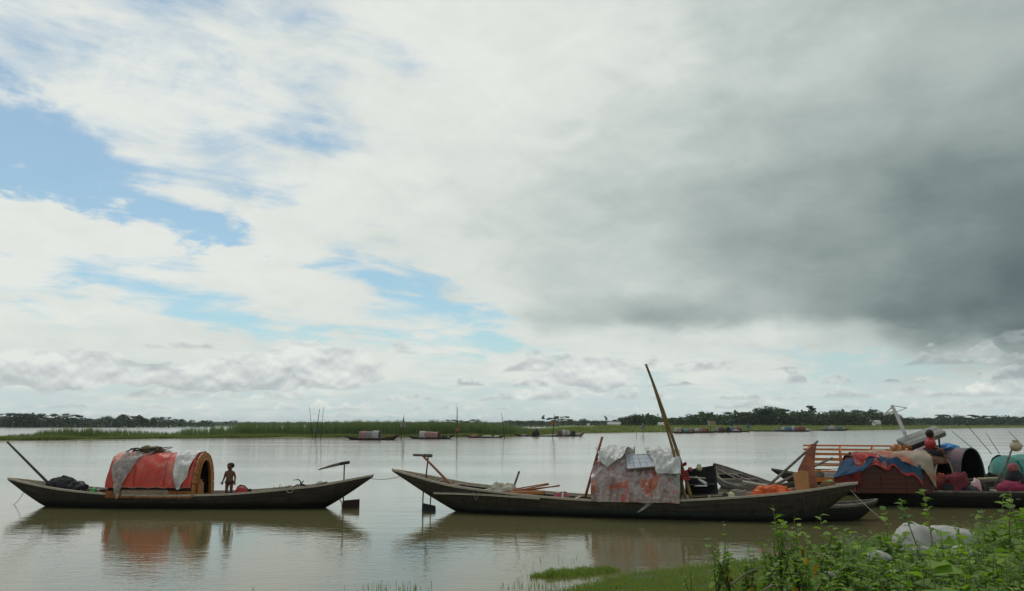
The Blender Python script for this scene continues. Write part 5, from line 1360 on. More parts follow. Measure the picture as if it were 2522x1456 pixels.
MB().tube([slD.pt(2240, 1105, -.8), Vector((slD.pt(2244, 1120, -.8).x, slD.pt(2244, 1120, -.8).y, -.3))], .06, 6).build('foot', M_MAST, ms)
# person in a red shirt, bent forward on the frame boat
pr = slD.pt(2290, 1120, .5)
rd = figure('person', pr - Vector((0, 0, .12)), radians(65), SIT, RADS, 'person in red shirt crouching before the tilted pale canopy', size=1.12)
loc_blob(rd, 'hair', (0, -.05, .90), (.145, .145, .155), M_HAIR, 3, .10, -.95)
loc_blob(rd, 'shirt', (0, -.04, .50), (.24, .20, .27), M_RED, 4, .22, -.95, fold=.12)
for s_ in (-1, 1): loc_blob(rd, 'sleeve', (s_ * .21, -.10, .52), (.085, .12, .14), M_RED, 6 + s_, .15, -.95, fold=.08)
loc_blob(rd, 'trousers', (0.000, -0.168, 0.180), (0.336, 0.360, 0.204), M_DARKCLOTH, 5, .15, -.8)
MB().blob(slD.pt(2290, 1121, .5) - Vector((0, 0, .32)), (.60, .45, .30), 7, .25, 2, fold=.1).build('brown_tarp_bundle', pmat('brown_tarp', (.20, .10, .06), (.13, .065, .04), 4, .85, .5), None, 'brown tarpaulin bundle under the person in red', 'bundle')
# woman in headscarf near the picture edge
pw_ = slC.w(sC(2494, 1195), .25, IC['sheer'](sC(2494)) - .14)
wm = figure('person', pw_, radians(-70), SIT, RADS, 'person in maroon headscarf and dark shawl sitting on the tarred boat', size=1.12)
loc_blob(wm, 'headscarf', (0, -.08, .86), (.150, .165, .18), pmat('patterned_scarf', (.26, .03, .07), (.34, .13, .10), 9, .8, .4), 3, .10, -.8)
loc_blob(wm, 'shawl', (0, -.04, .54), (.29, .25, .30), M_DARKCLOTH, 4, .15, -.9, fold=.08)
loc_blob(wm, 'skirt', (0.000, -0.192, 0.204), (0.432, 0.480, 0.288), pmat('magenta_cloth', (.26, .022, .06), (.16, .018, .045), 5, .85, .5), 5, .18, -.75, fold=.1)

# small dinghy tucked under the stern
slF = Slice(on_level(1960, 1281), on_level(2110, 1280))
boatF = empty('small_dinghy', (slF.a + slF.b) / 2, slF.rz, 'small black dinghy under the stern of the plastic-cabin boat', 'boat')
f1 = slF.sz(2160, 1232); z_f = slF.sz(2060, 1245)[1]
IF = hull_sz(boatF, slF, [(f1[0] - 3.6, z_f + .15), (f1[0] - 2.6, z_f), (f1[0] - 1.4, z_f), (f1[0] - .6, f1[1] - .10), (f1[0], f1[1])], (f1[0] - 3.2, f1[0] - .55), .50, .2, M_HULL_C, 24)
deck(boatF, IF, f1[0] - 1.3, f1[0] - .15, .03, M_GREYWOOD); deck(boatF, IF, f1[0] - 3.3, f1[0] - 1.3, .14, M_GREYWOOD)

# ================================================================= boats along the reed bank
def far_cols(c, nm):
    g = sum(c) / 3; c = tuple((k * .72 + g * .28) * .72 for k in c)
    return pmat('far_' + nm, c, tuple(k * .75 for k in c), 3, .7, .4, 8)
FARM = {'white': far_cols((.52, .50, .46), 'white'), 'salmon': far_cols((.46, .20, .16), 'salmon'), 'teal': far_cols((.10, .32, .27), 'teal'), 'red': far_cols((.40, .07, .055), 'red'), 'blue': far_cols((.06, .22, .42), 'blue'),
        'grey': far_cols((.30, .29, .27), 'grey'), 'maroon': far_cols((.20, .07, .06), 'maroon'), 'black': M_BLACK, 'orange': far_cols((.45, .13, .06), 'orange'), 'cream': far_cols((.45, .40, .30), 'cream')}
def far_boat(u0, u1, vtip0, vtip1, vmid, vwl, label, cabins=(), items=(), B=.7, yaw=-.22, name='moored_boat', group='boats moored along the far reeds'):
    a, b = on_level(lerp(u0, u1, .14), vwl), on_level(lerp(u0, u1, .86), vwl)
    b.y = a.y + (b - a).length * math.tan(yaw)
    sl = Slice(a, b); o = empty(name, (a + b) / 2, sl.rz, label, 'boat', group)
    s0, z0 = sl.sz(u0, vtip0); s1, z1 = sl.sz(u1, vtip1); zm = sl.sz((u0 + u1) / 2, vmid)[1]
    L = s1 - s0
    I = hull_sz(o, sl, [(s0, z0), (s0 + L * .12, lerp(z0, zm, .6)), (s0 + L * .3, zm), (s0 + L * .7, zm), (s1 - L * .12, lerp(z1, zm, .6)), (s1, z1)], (s0 + L * .1, s1 - L * .1), B, .25, M_HULL_FAR, 18, 3, detail=False)
    deck_ = MB(); 
    for k in range(10):
        s = lerp(s0 + L * .08, s1 - L * .08, (k + .5) / 10); hb = I['b'](I['T'](s)) * .85
        MB().beam(sl.w(s, -hb, I['sheer'](s) - .1), sl.w(s, hb, I['sheer'](s) - .1), L * .082, .03).build('plank', M_PLANK, o)
    for (ca, cb, vt, cols, flat) in cabins:
        sa, sb_ = sl.sz(ca, vmid)[0], sl.sz(cb, vmid)[0]; h = (sl.sz((ca + cb) / 2, vt)[1] - zm) * .92
        nseg = len(cols)
        wj = [random.uniform(.7, 1.4) for _ in cols]; cw = [sum(wj[:i]) / sum(wj) for i in range(len(cols) + 1)]
        for q, cn in enumerate(cols):
            x0, x1 = lerp(sa, sb_, cw[q]), lerp(sa, sb_, cw[q + 1]); hj = h * random.uniform(.86, 1.08)
            if flat:
                w_ = (x1 - x0) * .62
                MB().blob(sl.w((x0 + x1) / 2, .1, zm - .1), (w_, B * .9, hj * .74), q + int(u0) % 7, .22, 1.6, 20, 12, -.3, .1).build('cabin_cover', FARM[cn], o)
            else:
                vault_sheet(sl, x0 - .1, x1 + .1, -1, 1, B * .95, hj, zm - .05, 8, 14, .02 * (q % 2), .10, 90 + q + int(u0), p=.85, q=.8).build('cabin_cover', FARM[cn], o)
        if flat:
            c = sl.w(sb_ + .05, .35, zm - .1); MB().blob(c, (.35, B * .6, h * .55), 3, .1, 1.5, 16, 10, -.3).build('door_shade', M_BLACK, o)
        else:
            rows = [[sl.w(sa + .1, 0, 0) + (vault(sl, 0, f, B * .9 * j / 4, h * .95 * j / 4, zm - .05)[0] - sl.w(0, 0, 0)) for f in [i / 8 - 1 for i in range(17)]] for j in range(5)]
            MB().grid(rows).build('rear_end_cap', M_BLACK, o)
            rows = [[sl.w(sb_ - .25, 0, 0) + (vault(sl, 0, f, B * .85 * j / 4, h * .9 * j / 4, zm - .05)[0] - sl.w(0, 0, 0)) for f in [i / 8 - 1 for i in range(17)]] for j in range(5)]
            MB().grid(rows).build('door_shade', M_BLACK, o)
            MB().tube([sl.w(sb_, 0, 0) + (vault(sl, 0, f, B * .97, h * 1.01, zm - .05)[0] - sl.w(0, 0, 0)) for f in [i / 10 - 1 for i in range(21)]], .06, 5).build('door_hoop', FARM[cols[-1]], o)
    for (u, rx, rz_, cn, nm, lb, ct) in items:
        s = sl.sz(u, vmid)[0]
        MB().blob(sl.w(s, .1, zm - .1), (rx, min(rx, .5), rz_ * (.6 if rz_ > .8 else .9)), int(u) % 17, .3, 1.8, 16, 9, -.25, .08).build(nm, FARM[cn], None, lb, ct)
    return sl
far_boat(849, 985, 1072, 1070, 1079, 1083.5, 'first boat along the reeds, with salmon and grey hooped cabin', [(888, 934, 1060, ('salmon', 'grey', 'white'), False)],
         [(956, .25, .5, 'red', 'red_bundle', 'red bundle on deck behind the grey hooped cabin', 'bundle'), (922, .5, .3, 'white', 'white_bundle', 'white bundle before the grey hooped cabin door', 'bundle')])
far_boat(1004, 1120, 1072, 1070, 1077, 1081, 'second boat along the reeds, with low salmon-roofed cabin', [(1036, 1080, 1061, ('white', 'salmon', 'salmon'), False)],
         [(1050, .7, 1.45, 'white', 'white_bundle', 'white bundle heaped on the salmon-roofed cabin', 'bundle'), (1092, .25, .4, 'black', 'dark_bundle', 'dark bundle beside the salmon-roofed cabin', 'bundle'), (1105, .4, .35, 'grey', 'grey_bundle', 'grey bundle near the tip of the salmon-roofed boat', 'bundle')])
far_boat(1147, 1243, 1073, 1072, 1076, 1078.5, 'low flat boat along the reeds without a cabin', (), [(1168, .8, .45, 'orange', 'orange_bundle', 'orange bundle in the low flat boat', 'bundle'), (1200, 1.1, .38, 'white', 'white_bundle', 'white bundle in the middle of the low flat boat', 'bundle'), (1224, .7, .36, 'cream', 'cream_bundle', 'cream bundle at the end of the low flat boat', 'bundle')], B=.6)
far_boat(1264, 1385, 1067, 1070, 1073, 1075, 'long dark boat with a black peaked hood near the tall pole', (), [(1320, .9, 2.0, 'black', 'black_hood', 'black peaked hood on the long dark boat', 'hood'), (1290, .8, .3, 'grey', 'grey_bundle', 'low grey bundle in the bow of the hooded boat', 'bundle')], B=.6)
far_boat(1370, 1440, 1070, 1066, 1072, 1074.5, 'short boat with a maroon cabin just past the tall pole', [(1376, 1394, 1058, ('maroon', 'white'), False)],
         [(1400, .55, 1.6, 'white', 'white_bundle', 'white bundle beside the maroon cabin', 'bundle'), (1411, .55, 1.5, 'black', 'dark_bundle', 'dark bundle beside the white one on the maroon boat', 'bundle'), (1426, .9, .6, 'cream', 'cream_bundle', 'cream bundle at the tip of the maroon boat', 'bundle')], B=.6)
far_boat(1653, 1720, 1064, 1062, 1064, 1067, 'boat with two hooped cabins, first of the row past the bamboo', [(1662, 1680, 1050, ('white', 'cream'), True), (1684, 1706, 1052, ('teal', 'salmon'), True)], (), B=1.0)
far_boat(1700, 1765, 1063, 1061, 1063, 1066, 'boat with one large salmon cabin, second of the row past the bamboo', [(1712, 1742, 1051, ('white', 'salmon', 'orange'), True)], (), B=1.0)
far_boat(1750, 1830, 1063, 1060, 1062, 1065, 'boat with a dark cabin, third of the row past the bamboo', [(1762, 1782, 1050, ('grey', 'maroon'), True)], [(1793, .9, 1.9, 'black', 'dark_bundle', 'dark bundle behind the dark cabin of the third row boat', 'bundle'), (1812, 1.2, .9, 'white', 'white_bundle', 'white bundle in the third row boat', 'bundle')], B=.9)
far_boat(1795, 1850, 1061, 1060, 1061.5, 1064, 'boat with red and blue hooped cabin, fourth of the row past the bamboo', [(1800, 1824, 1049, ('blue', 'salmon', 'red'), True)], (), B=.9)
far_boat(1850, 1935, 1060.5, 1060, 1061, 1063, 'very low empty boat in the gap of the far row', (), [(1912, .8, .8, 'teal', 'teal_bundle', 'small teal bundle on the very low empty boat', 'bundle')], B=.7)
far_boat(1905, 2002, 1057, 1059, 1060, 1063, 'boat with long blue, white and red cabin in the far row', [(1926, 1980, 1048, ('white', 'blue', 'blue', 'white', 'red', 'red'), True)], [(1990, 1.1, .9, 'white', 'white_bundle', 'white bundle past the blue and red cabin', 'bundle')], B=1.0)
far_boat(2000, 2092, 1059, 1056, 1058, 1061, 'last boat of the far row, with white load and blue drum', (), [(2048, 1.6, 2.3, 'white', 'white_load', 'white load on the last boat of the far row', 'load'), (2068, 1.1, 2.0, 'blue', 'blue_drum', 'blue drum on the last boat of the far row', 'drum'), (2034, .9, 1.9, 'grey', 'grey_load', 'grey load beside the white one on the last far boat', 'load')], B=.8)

# ================================================================= stakes standing in the river
def stake(u, v0, v1, label, ut=None, r=.06, group='stakes standing in the far shallows', m=None):
    p = on_level(u, v0); d = p.y; q = at_dist(ut if ut is not None else u, v1, d)
    p.z = -.4
    return pole('river_stake', p, q, r, r * .5, m or M_DARKWOOD, label, 'stake', group, n=6)
STK = [(782, 1082, 1003, 774, .06, 'leftmost thin stake of the three crossing stakes before the reeds'), (788, 1081, 1008, 799, .09, 'thickest stake of the three crossing stakes before the reeds'), (801, 1086, 1003, 809, .05, 'rightmost thin stake of the three crossing stakes before the reeds'),
       (1002, 1081, 1022, 1010, .07, 'stake with a net cloth between the first two far boats'), (1142, 1082, 1003, 1144, .08, 'stake pair with a wooden box beside the salmon-roofed boat'), (1143.5, 1082, 992, 1140.5, .035, 'hair thin rod rising above the boxed stake'),
       (1262, 1081, 1018, 1254, .08, 'bare stake between the low flat boat and the hooded boat'), (1381, 1078, 1020, 1386, .09, 'tall stake with an orange box at the maroon boat'), (1451, 1078, 1052, 1449, .05, 'short stake carrying a white board'),
       (1592, 1074, 1046, 1590, .06, 'slim pale stake in the open gap of the bank'), (1777, 1064, 1034, 1774, .12, 'stake with a cream and yellow box behind the boat row'), (1873, 1062, 1036, 1869, .12, 'stake with hanging blue cloth behind the boat row'), (1608, 1071, 1048, 1607, .07, 'stake holding a pale cloth bundle at the bank')]
STK = [(u / 1.015 if False else u, a, b, c, r_, l) for (u, a, b, c, r_, l) in STK]
# (readings above are in photograph pixels scaled to the working width)
K = .98516
for (u, v0, v1, ut, r_, lb) in STK:
    stake(u * K if u in (782, 788, 801, 1002, 1142, 1143.5, 1262, 1381, 1451, 1592, 1777, 1873, 1608) else u, v0, v1, lb, ut * K, r_, m=M_BAMBOO if 'pale' in lb else None)
def on_stake(u, v, vref, name, size, m, label, cat):
    d = on_level(u, vref).y - .12; p = at_dist(u, v, d)
    MB().box(p, size, (0, 0, .4)).build(name, m, None, label, cat)
on_stake(1127, 1058, 1082, 'wooden_box', (.62, .4, .62), FARM['orange'], 'orange-brown box fixed to the boxed stake pair', 'box')
on_stake(1362, 1042, 1076, 'wooden_box', (1.3, .5, .85), far_cols((.42, .20, .06), 'ochre'), 'orange box fixed to the tall stake at the maroon boat', 'box')
on_stake(1449, 1046, 1078, 'white_board', (.6, .06, .5), M_WHITE, 'small white board on the short stake', 'sign')
on_stake(1748, 1042, 1064, 'cream_box', (1.5, .5, 1.6), FARM['cream'], 'cream box on the stake behind the boat row', 'box')
on_stake(1758, 1042, 1064, 'yellow_box', (1.3, .5, 1.3), far_cols((.50, .36, .08), 'yellow'), 'yellow box beside the cream box on the stake', 'box')
def on_stake_cloth(u, v, vref, r, m, label):
    d = on_level(u, vref).y - .2; p = at_dist(u, v, d); rows = []
    for j in range(9):
        t = j / 8; w = r[0] * (.12 + .95 * t)
        rows.append([p + Vector((w * (a * 2 - 1) + .15 * r[0] * sin(t * 5), .12 * sin(a * 8 + t * 3), r[2] * (1 - 2 * t) - .15 * abs(a - .5) * r[2])) for a in [i / 6 for i in range(7)]])
    MB().grid(rows).build('hanging_cloth', m, None, label, 'cloth', solid=.03)
on_stake_cloth(993, 1040, 1080, (.45, .3, .9), FARM['cream'], 'cream net cloth hanging from the stake between the far boats')
on_stake_cloth(1583, 1048, 1071, (.7, .4, .8), FARM['grey'], 'pale cloth bundle tied to the stake at the bank')
on_stake_cloth(1843, 1048, 1062, (.9, .5, 1.3), FARM['blue'], 'pale blue cloth hanging from the stake behind the boat row')
on_stake_cloth(777, 1057, 1082, (.3, .2, .4), FARM['teal'], 'dark teal rag tied to the three crossing stakes')
# white sheds on the meadow
def shed(u0, u1, v0, v1, d, label, col=None):
    a, b = at_dist(u0, v1, d), at_dist(u1, v1, d); top = at_dist(u0, v0, d).z; base = 0.5
    o = empty('shed', ((a.x + b.x) / 2, d, base), 0, label, 'shed')
    w = b.x - a.x; cx = (a.x + b.x) / 2; dp = 6
    wall_h = max(top - 1.2 - base, 1.2)
    MB().box((cx, d, base + wall_h / 2), (w, dp, wall_h)).build('wall', col or M_WHITE, o)
    mb = MB(); z = base + wall_h; ov = .3
    mb.add([(a.x - ov, d - dp / 2 - ov, z), (b.x + ov, d - dp / 2 - ov, z), (b.x + ov, d + dp / 2 + ov, z), (a.x - ov, d + dp / 2 + ov, z), (a.x - ov, d, top), (b.x + ov, d, top)], [(0, 1, 5, 4), (2, 3, 4, 5), (1, 2, 5), (3, 0, 4), (3, 2, 1, 0)])
    mb.build('roof', FARM['white'], o)
    for k in range(2): MB().box((cx + (k - .5) * w * .5, d - dp / 2 - .03, base + wall_h * .5), (1.0, .08, 1.1)).build('window', M_BLACK, o)
shed(1497, 1526, 1039, 1047, 420, 'long white shed roof showing over the meadow grass')
shed(1622, 1636, 1040, 1047, 420, 'small white shed beside the leaning bamboo poles')
shed(1560, 1620, 1041.5, 1047, 440, 'low brown hut roofs between the two white sheds', FARM['maroon']) if False else None
shed(2152, 2165, 1035, 1043, 560, 'small white hut at the edge of the meadow wood')

# ================================================================= the near bank
SHORE = [(-400, 1760), (500, 1600), (1000, 1520), (1290, 1472), (1390, 1452), (1470, 1430), (1540, 1409), (1650, 1396), (1760, 1386), (1880, 1373), (2000, 1356), (2150, 1332), (2300, 1311), (2522, 1290), (2900, 1262)]
shore = [on_level(u, v) for u, v in SHORE]
def shore_y(x): return interp([p.x for p in shore], [p.y for p in shore], x)
def bank_z(x, y):
    d = shore_y(x) - y
    n = .05 * mnoise.noise(Vector((x * .7, y * .7, 0))) + .03 * mnoise.noise(Vector((x * 2.3, y * 2.3, 4)))
    return max(d * .075 + n * min(1, max(d, 0) * .8) - .02, -.3) if d > -.6 else -.3
def build_bank():
    rows = []
    for j in range(70):
        t = (j / 69) ** 1.3; row = []
        for i in range(90):
            x = lerp(-9, 17, i / 89); y = lerp(shore_y(x) + .55, -4, t)
            row.append(Vector((x, y, bank_z(x, y))))
        rows.append(row)
    MB().grid(rows).build('near_bank', M_TURF, kind='structure')
    # little grassy islet just off the bank
    rows = []
    c0, c1 = on_level(1322, 1421), on_level(1512, 1406)
    for j in range(9):
        t = j / 8; row = []
        for i in range(25):
            a = i / 24; p = c0.lerp(c1, a); w = .20 * sin(pi * a) ** .5 * (1 + .3 * mnoise.noise(Vector((a * 6, 2, 0))))
            row.append(Vector((p.x, p.y + lerp(-w, w, t), .03 * sin(pi * t) * sin(pi * a) ** .5 - .022)))
        rows.append(row)
    MB().grid(rows).build('grass_islet', M_TURF, kind='structure')
build_bank()
M_GRASS = leafmat('grass_blade', (.125, .18, .036), (.235, .285, .078), .6, .35, 1.2)
def build_grass():
    r = random.Random(31); spots = []
    for i in range(230000):
        if i < 150000: u = r.uniform(1260, 2540); v = r.uniform(1285, 1480)
        else: u = r.uniform(300, 3300); v = r.uniform(1270, 1900)
        if i >= 150000 and 1260 < u < 2540 and v < 1480: continue
        p = on_level(u, v, .15)
        for _ in range(3):
            p = on_level(u, v, max(bank_z(p.x, p.y), 0))
        d = shore_y(p.x) - p.y
        if d < -.15 or p.y > 24: continue
        if d < .3 and r.random() > .4 + d * 1.5: continue
        if mnoise.noise(Vector((p.x * 1.1, p.y * 1.1, 7))) < -.30 and r.random() < .75: continue
        if r.random() > .62: continue
        spots.append((p.x, p.y, bank_z(p.x, p.y) - .01, r.uniform(.035, .11) * (1.25 if u > 1800 else 1)))
    for i in range(5000):
        a = r.random(); p = on_level(1322, 1421).lerp(on_level(1512, 1406), a)
        p += Vector((r.gauss(0, .08), r.gauss(0, .15) * (.35 + sin(pi * a)), 0)); spots.append((p.x, p.y, -.01, r.uniform(.03, .14) * (.8 + .6 * mnoise.noise(Vector((p.x * 5, 1, 1))))))
    blades(spots, M_GRASS, 'bank_grass', lambda x, y, k: k, lambda k: random.uniform(.006, .013), 'short green grass on the near bank', 'grass', .5)
    sp = []
    for (u, v, n_, su, sv) in ((1310, 1375, 7, 25, 14), (1290, 1392, 6, 20, 10), (1320, 1434, 9, 30, 8), (1410, 1386, 4, 16, 6), (985, 1450, 60, 40, 7), (930, 1452, 26, 50, 4), (1330, 1448, 120, 60, 8), (1460, 1412, 30, 40, 8), (620, 1452, 5, 12, 3)):
        for k in range(n_):
            p = on_level(u + r.gauss(0, su), v + r.gauss(0, sv)); sp.append((p.x, p.y, -.02, r.uniform(.05, .16)))
    blades(sp, M_GRASS, 'water_grass', lambda x, y, k: k, lambda k: random.uniform(.006, .010), 'sparse grass stems standing in the shallow water', 'grass', .25)
build_grass()

def dry_litter():
    r = random.Random(12); sp = []
    for i in range(2600):
        u = r.uniform(1500, 2540); v = r.uniform(1330, 1475); p = on_level(u, v, .3)
        for _ in range(3): p = on_level(u, v, max(bank_z(p.x, p.y), 0))
        if shore_y(p.x) - p.y < .3 or p.y > 20: continue
        if mnoise.noise(Vector((p.x * .9, p.y * .9, 3))) < -.05: continue
        sp.append((p.x, p.y, bank_z(p.x, p.y), r.uniform(.04, .16)))
    blades(sp, leafmat('straw', (.30, .24, .13), (.20, .15, .08), .8, .2, 2), 'dry_straw', lambda x, y, k: k, lambda k: random.uniform(.005, .010), 'dry straw stems scattered through the bank grass', 'straw', 1.2)
dry_litter()

# ---------------------------------------------------------------- leafy plants
M_LEAF = leafmat('weed_leaf', (.135, .225, .030), (.260, .380, .070), .6, .42, 2.0)
M_LEAF_D = leafmat('weed_leaf_dark', (.080, .150, .024), (.165, .265, .048), .6, .40, 2.0)
M_LEAF_Y = leafmat('wilted_leaf', (.55, .30, .03), (.48, .20, .02), .6, .4, 3.0)
M_STEM = pmat('weed_stem', (.13, .16, .05), (.12, .11, .055), 8, .8)
M_DRY = pmat('dry_stem', (.26, .21, .14), (.17, .135, .09), 8, .9)
def leaf_mesh(name, w, droop, m, lobes=0):
    """ovate leaf, length 1 along +X, folded on its midrib, tip bent down"""
    st = (0, .12, .3, .5, .72, .9, 1.0); wd = (.02, .28, .46, .48, .34, .15, 0.0)
    v, f = [], []
    for s, k in zip(st, wd):
        z = -droop * s * s; k2 = k * w * (1 + (.12 * sin(s * 40) if lobes else 0))
        v += [(s, -k2, z + k2 * .35), (s, 0, z), (s, k2, z + k2 * .35)]
    for i in range(len(st) - 1):
        a = i * 3; f += [(a, a + 1, a + 4, a + 3), (a + 1, a + 2, a + 5, a + 4)]
    me = bpy.data.meshes.new(name); me.from_pydata(v, [], f); me.polygons.foreach_set('use_smooth', [True] * len(f)); me.update(); me.materials.append(m)
    return me
LEAVES = [leaf_mesh('leaf', .85, .25, M_LEAF), leaf_mesh('leaf', .7, .45, M_LEAF), leaf_mesh('leaf', .95, .1, M_LEAF_D), leaf_mesh('leaf', .6, .6, M_LEAF_D)]
LEAF_YEL = leaf_mesh('leaf', .55, .5, M_LEAF_Y)
BROAD = [leaf_mesh('leaf', 1.15, .35, M_LEAF, 1), leaf_mesh('leaf', 1.0, .5, M_LEAF_D, 1)]
PR = random.Random(8)
def add_leaf(root, me, p, d, size, roll=0.0):
    o = bpy.data.objects.new('leaf', me); COL.objects.link(o); o.parent = root
    q = Vector(d).to_track_quat('X', 'Z')
    o.location = p; o.rotation_mode = 'QUATERNION'; o.rotation_quaternion = q @ Euler((roll, 0, 0)).to_quaternion()
    o.scale = (size,) * 3
    return o
def weed(u, v, dist, vtop, label, lean=0.0, leaves=20, size=0.135, branches=2, yellow=0, broad=False, stem_m=None, bare=.12):
    """a plant whose foot shows at (u, v-ish) at a distance; vtop: picture height of its top"""
    p = at_dist(u, v, dist); base = Vector((p.x, dist, bank_z(p.x, dist) - .03))
    top = at_dist(u, vtop, dist).z; h = max(top - base.z, .25)
    root = empty('leafy_plant', base, 0, label, 'plant', 'leafy plants on the near bank')
    W = WM[root.name]
    tips = []
    for b in range(max(1, branches)):
        a = PR.uniform(0, 2 * pi); sp = 0 if b == 0 else PR.uniform(.12, .34) * h
        hb = h if b == 0 else h * PR.uniform(.6, .92)
        e = Vector((lean * h + cos(a) * sp, sin(a) * sp * .8, hb))
        k0 = 0 if b == 0 else PR.uniform(.1, .4)
        s0 = Vector((lean * h, 0, h)) * k0 * .8
        mid = s0.lerp(e, .5) + Vector((PR.uniform(-.05, .05), PR.uniform(-.05, .05), .04 * h))
        pts = [s0, mid, e]
        mb = MB(); mb.tube([W @ q for q in pts], [.008 + .004 * h, .006 + .002 * h, .003], 5); mb.build('stem', stem_m or M_STEM, root)
        tips.append(pts)
    n = 0
    for k in range(leaves):
        pts = tips[k % len(tips)]
        t = bare + (1 - bare) * ((k // len(tips) + PR.random() * .6) / max(1, leaves / len(tips)))
        t = min(t, 1.0)
        q = pts[0].lerp(pts[1], t * 2) if t < .5 else pts[1].lerp(pts[2], t * 2 - 1)
        a = k * 2.4 + PR.uniform(-.5, .5)
        up = lerp(-.05, .75, t ** 2) + PR.uniform(-.25, .25)
        me = PR.choice(BROAD if broad else LEAVES)
        sz = size * PR.uniform(.7, 1.25) * lerp(1.15, .75, t)
        if yellow and k % max(3, leaves // (yellow + 1)) == 2: me = LEAF_YEL; up = -1.2; sz *= 1.25
        add_leaf(root, me, q, (cos(a), sin(a), up), sz, PR.uniform(-.4, .4))
    return root
# single plants one can pick out against the water, named by what they stand before
W_ = 'leafy plant '
for args in (
    dict(u=1845, v=1440, dist=10.9, vtop=1345, label='low bushy plant between the slender plant and the tallest plant', leaves=60, size=.095, branches=5),
    dict(u=1885, v=1440, dist=10.4, vtop=1338, label='low bushy plant at the foot of the tallest plant', leaves=60, size=.10, branches=5, yellow=2),
    dict(u=1990, v=1440, dist=10.0, vtop=1325, label='bushy plant under the yellow leaved plant', leaves=70, size=.10, branches=6, yellow=2),
    dict(u=2060, v=1440, dist=9.6, vtop=1345, label='dense low plant beside the flat white scrap', leaves=70, size=.10, branches=6),
    dict(u=1930, v=1440, dist=9.7, vtop=1375, label='lowest leafy plant by the long pale twig', leaves=60, size=.09, branches=6),
    dict(u=1700, v=1440, dist=12.0, vtop=1400, label='tiny plant by itself on the open grass', leaves=14, size=.06, branches=2),
    dict(u=1800, v=1440, dist=11.0, vtop=1284, label='slender two-stemmed plant standing alone furthest out on the grass', leaves=48, size=0.106, branches=6, yellow=1, lean=-.06),
    dict(u=1768, v=1440, dist=11.2, vtop=1330, label='short leafy plant at the foot of the slender lone plant', leaves=48, size=0.112, branches=4),
    dict(u=1925, v=1440, dist=10.6, vtop=1244, label='tallest green plant, its top in front of the hull below the orange sheet', leaves=72, size=0.124, branches=6, lean=-.05, bare=.2),
    dict(u=1965, v=1440, dist=10.8, vtop=1272, label='leafy plant with yellow leaves beside the tallest green plant', leaves=66, size=0.124, branches=6, yellow=2),
    dict(u=2030, v=1440, dist=10.9, vtop=1270, label='upright plant in front of the small dinghy', leaves=61, size=0.137, branches=4, yellow=2),
    dict(u=2085, v=1440, dist=10.4, vtop=1310, label='leafy plant rising just below the dinghy bow', leaves=61, size=0.124, branches=4),
    dict(u=2190, v=1440, dist=11.5, vtop=1258, label='light green plant beside the big white sack', leaves=41, size=0.137, branches=4, bare=.3),
    dict(u=2120, v=1430, dist=9.8, vtop=1335, label='bushy plant between dinghy bow and white lumps', leaves=78, size=0.137, branches=6),
    dict(u=2290, v=1410, dist=11.2, vtop=1208, label='thick stemmed plant with a tuft in front of the black tarred hull', leaves=35, size=0.124, branches=2, stem_m=M_DRY, bare=.6),
    dict(u=2455, v=1400, dist=10.0, vtop=1222, label='tall bent plant with pale stem near the picture corner', leaves=55, size=0.149, branches=4, lean=.12, stem_m=M_DRY, bare=.35),
    dict(u=2505, v=1400, dist=9.2, vtop=1205, label='tallest plant at the picture edge by the shawled person', leaves=78, size=0.149, branches=6)):
    weed(**args)
# the thicket on the right of the bank
cells = []
for i in range(84):
    u = 2020 + 540 * PR.random() ** .75; near = PR.random()
    dist = lerp(11.5, 6.6, near) if u > 2180 else lerp(11.0, 8.6, near)
    vt = lerp(1330, 1420, near) + PR.uniform(-22, 22) + interp((2020, 2200, 2400, 2522), (20, -6, -42, -75), u)
    cells.append((dist, u, vt))
for i in range(14): cells.append((PR.uniform(6.0, 11.0), PR.uniform(2545, 2950), PR.uniform(1300, 1380)))
cells.sort(reverse=True)
rowname = lambda d: 'back row' if d > 10 else ('third row' if d > 9 else ('second row' if d > 7.8 else 'front row'))
cnt = {}
for (dist, u, vt) in sorted(cells, key=lambda c: c[1]):
    rw = rowname(dist); cnt[rw] = cnt.get(rw, 0) + 1
    broad = u > 2180 and PR.random() < .22
    kind = 'broad leaved plant' if broad else 'small leaved plant'
    lab = '%s in the %s of the bank thicket, %s from the open grass' % (kind, rw, ORD[cnt[rw] - 1])
    weed(u, 1440, dist, vt, lab, leaves=24 if broad else 54, size=(.18 if broad else .088) * PR.uniform(.85, 1.2), branches=3, yellow=1 if PR.random() < .18 else 0, broad=broad, lean=PR.uniform(-.2, .2), bare=.2)
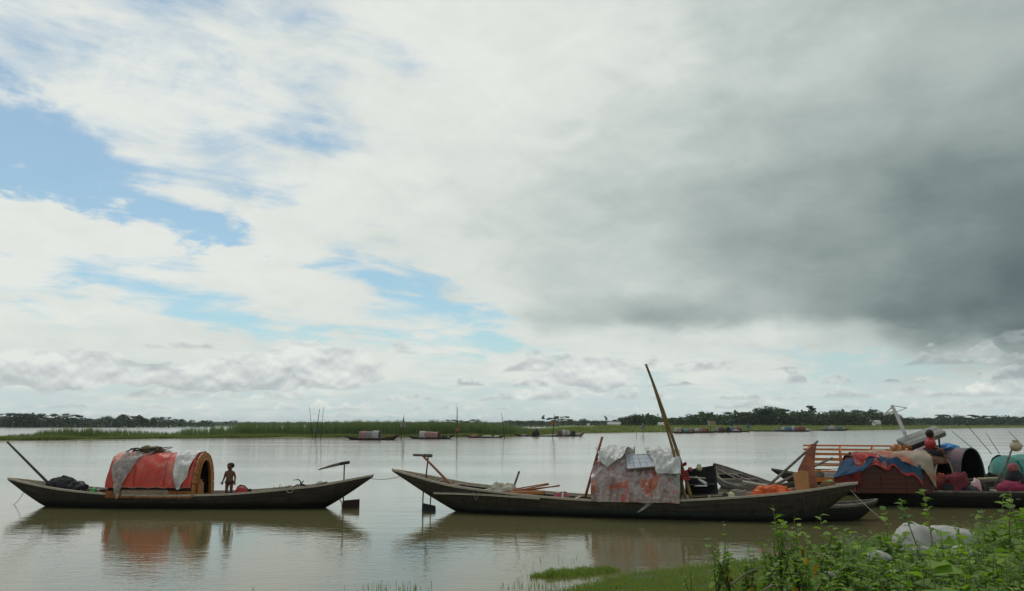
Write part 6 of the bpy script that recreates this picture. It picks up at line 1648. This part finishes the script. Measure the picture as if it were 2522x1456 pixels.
# low leaf cover under the plants
def ground_cover():
    r = random.Random(77); v, f = [], []
    for i in range(44000):
        u = 1880 + 680 * r.random() ** .8; vv = r.uniform(1330, 1490)
        if i % 4 == 0: u = r.uniform(2100, 3200); vv = r.uniform(1320, 1800)
        p = on_level(u, vv, .4)
        for _ in range(3): p = on_level(u, vv, max(bank_z(p.x, p.y), 0) + .05)
        d = shore_y(p.x) - p.y
        if d < .2: continue
        dens = interp((1880, 2000, 2150, 2522), (.10, .35, .8, 1), u)
        if r.random() > dens: continue
        z = bank_z(p.x, p.y) + abs(r.gauss(0, .11)) * interp((1880, 2200, 2522), (.5, 1.2, 1.8), u)
        s = r.uniform(.03, .07)
        a = r.uniform(0, 2 * pi); up = r.uniform(-.2, .5)
        dx = Vector((cos(a), sin(a), up)).normalized() * s; dy = Vector((-sin(a), cos(a), r.uniform(-.3, .3))) * s * .55
        q = Vector((p.x, p.y, z)); k = len(v)
        v += [tuple(q - dx), tuple(q - dy), tuple(q + dx), tuple(q + dy)]; f.append((k, k + 1, k + 2, k + 3))
    me = bpy.data.meshes.new('ground_cover'); me.from_pydata(v, [], f); me.update(); me.materials.append(M_LEAF_D)
    o = bpy.data.objects.new('ground_cover', me); COL.objects.link(o); put(o, 'low mass of small green leaves under the bank plants', 'ground cover', kind='stuff')
ground_cover()
# white sacks and litter among the plants
M_SACK = pmat('white_woven_sack', (.42, .41, .37), (.33, .32, .285), 5, .8, .5, 9)
def on_bank(u, v, dist):
    p = at_dist(u, v, dist); return Vector((p.x, dist, bank_z(p.x, dist)))
p = on_bank(2300, 1330, 15.5)
MB().blob(p + Vector((-.36, 0, -.04)), (.40, .38, .50), 5, .14, 1.3, 44, 24, -.35, .05).build('white_sack', M_SACK, None, 'large plump end of a white sack lying among the plants', 'sack')
MB().blob(p + Vector((.30, .08, -.04)), (.66, .36, .46), 9, .16, 1.2, 48, 24, -.35, .05).build('white_sack', M_SACK, None, 'large longer white sack lying behind the plants', 'sack')
for (u, v, d, r_, lb) in ((2165, 1365, 10.8, .12, 'round white lump half hidden left of the big sacks'), (2372, 1352, 11.0, .14, 'white plastic scrap below the longer white sack'), (2042, 1412, 9.8, .06, 'flat white scrap at the edge of the thicket'), (2270, 1352, 11.2, .12, 'white plastic scrap below the plump white sack')):
    q = on_bank(u, v, d); q.z = max(at_dist(u, v, d).z - r_ * .6, q.z)
    MB().blob(q, (r_ * 1.2, r_, r_ * .7), int(u) % 13, .3, 1.6, 20, 12, -.3, .06).build('plastic_scrap', M_SACK, None, lb, 'litter', 'white litter on the bank')
a, b = on_bank(1694, 1434, 11.4), on_bank(1800, 1470, 9.9)
MB().tube([a + Vector((0, 0, .05)), a.lerp(b, .5) + Vector((0, 0, .07)), b + Vector((0, 0, .05))], [.045, .042, .038], 9).build('driftwood_log', M_DRY, None, 'pale dry log lying on the grass at the picture bottom', 'log')
for k, (u0, v0, d0, u1, v1, d1, lb) in enumerate(((1930, 1416, 10.6, 2060, 1418, 10.2, 'long pale twig lying across the foot of the thicket'), (1800, 1440, 10.3, 1880, 1395, 10.9, 'thin pale twig slanting beside the slender plant'), (1880, 1455, 9.4, 1925, 1440, 9.8, 'short pale twig at the picture bottom'), (2005, 1360, 10.6, 2085, 1400, 10.0, 'dark twig slanting below the dinghy'))):
    a, b = on_bank(u0, v0, d0), on_bank(u1, v1, d1); a.z = max(a.z + .02, at_dist(u0, v0, d0).z); b.z = max(b.z + .02, at_dist(u1, v1, d1).z)
    MB().tube([a, a.lerp(b, .45) + Vector((0, 0, .03)), b], [.012, .010, .005], 6).build('dry_twig', M_DRY, None, lb, 'twig')

# ================================================================= damp air over the river
def haze():
    m = bpy.data.materials.new('damp_air'); m.use_nodes = True; nt = m.node_tree; nt.nodes.clear()
    out = nt.nodes.new('ShaderNodeOutputMaterial'); v = nt.nodes.new('ShaderNodeVolumePrincipled')
    v.inputs['Color'].default_value = (.86, .93, .97, 1); v.inputs['Density'].default_value = .00008
    v.inputs['Anisotropy'].default_value = 0.0
    nt.links.new(v.outputs[0], out.inputs['Volume'])
    MB().box((0, 14000, 16), (70000, 40000, 40)).build('haze', m, None, 'thin damp air over the river plain', 'haze', kind='stuff')
haze()
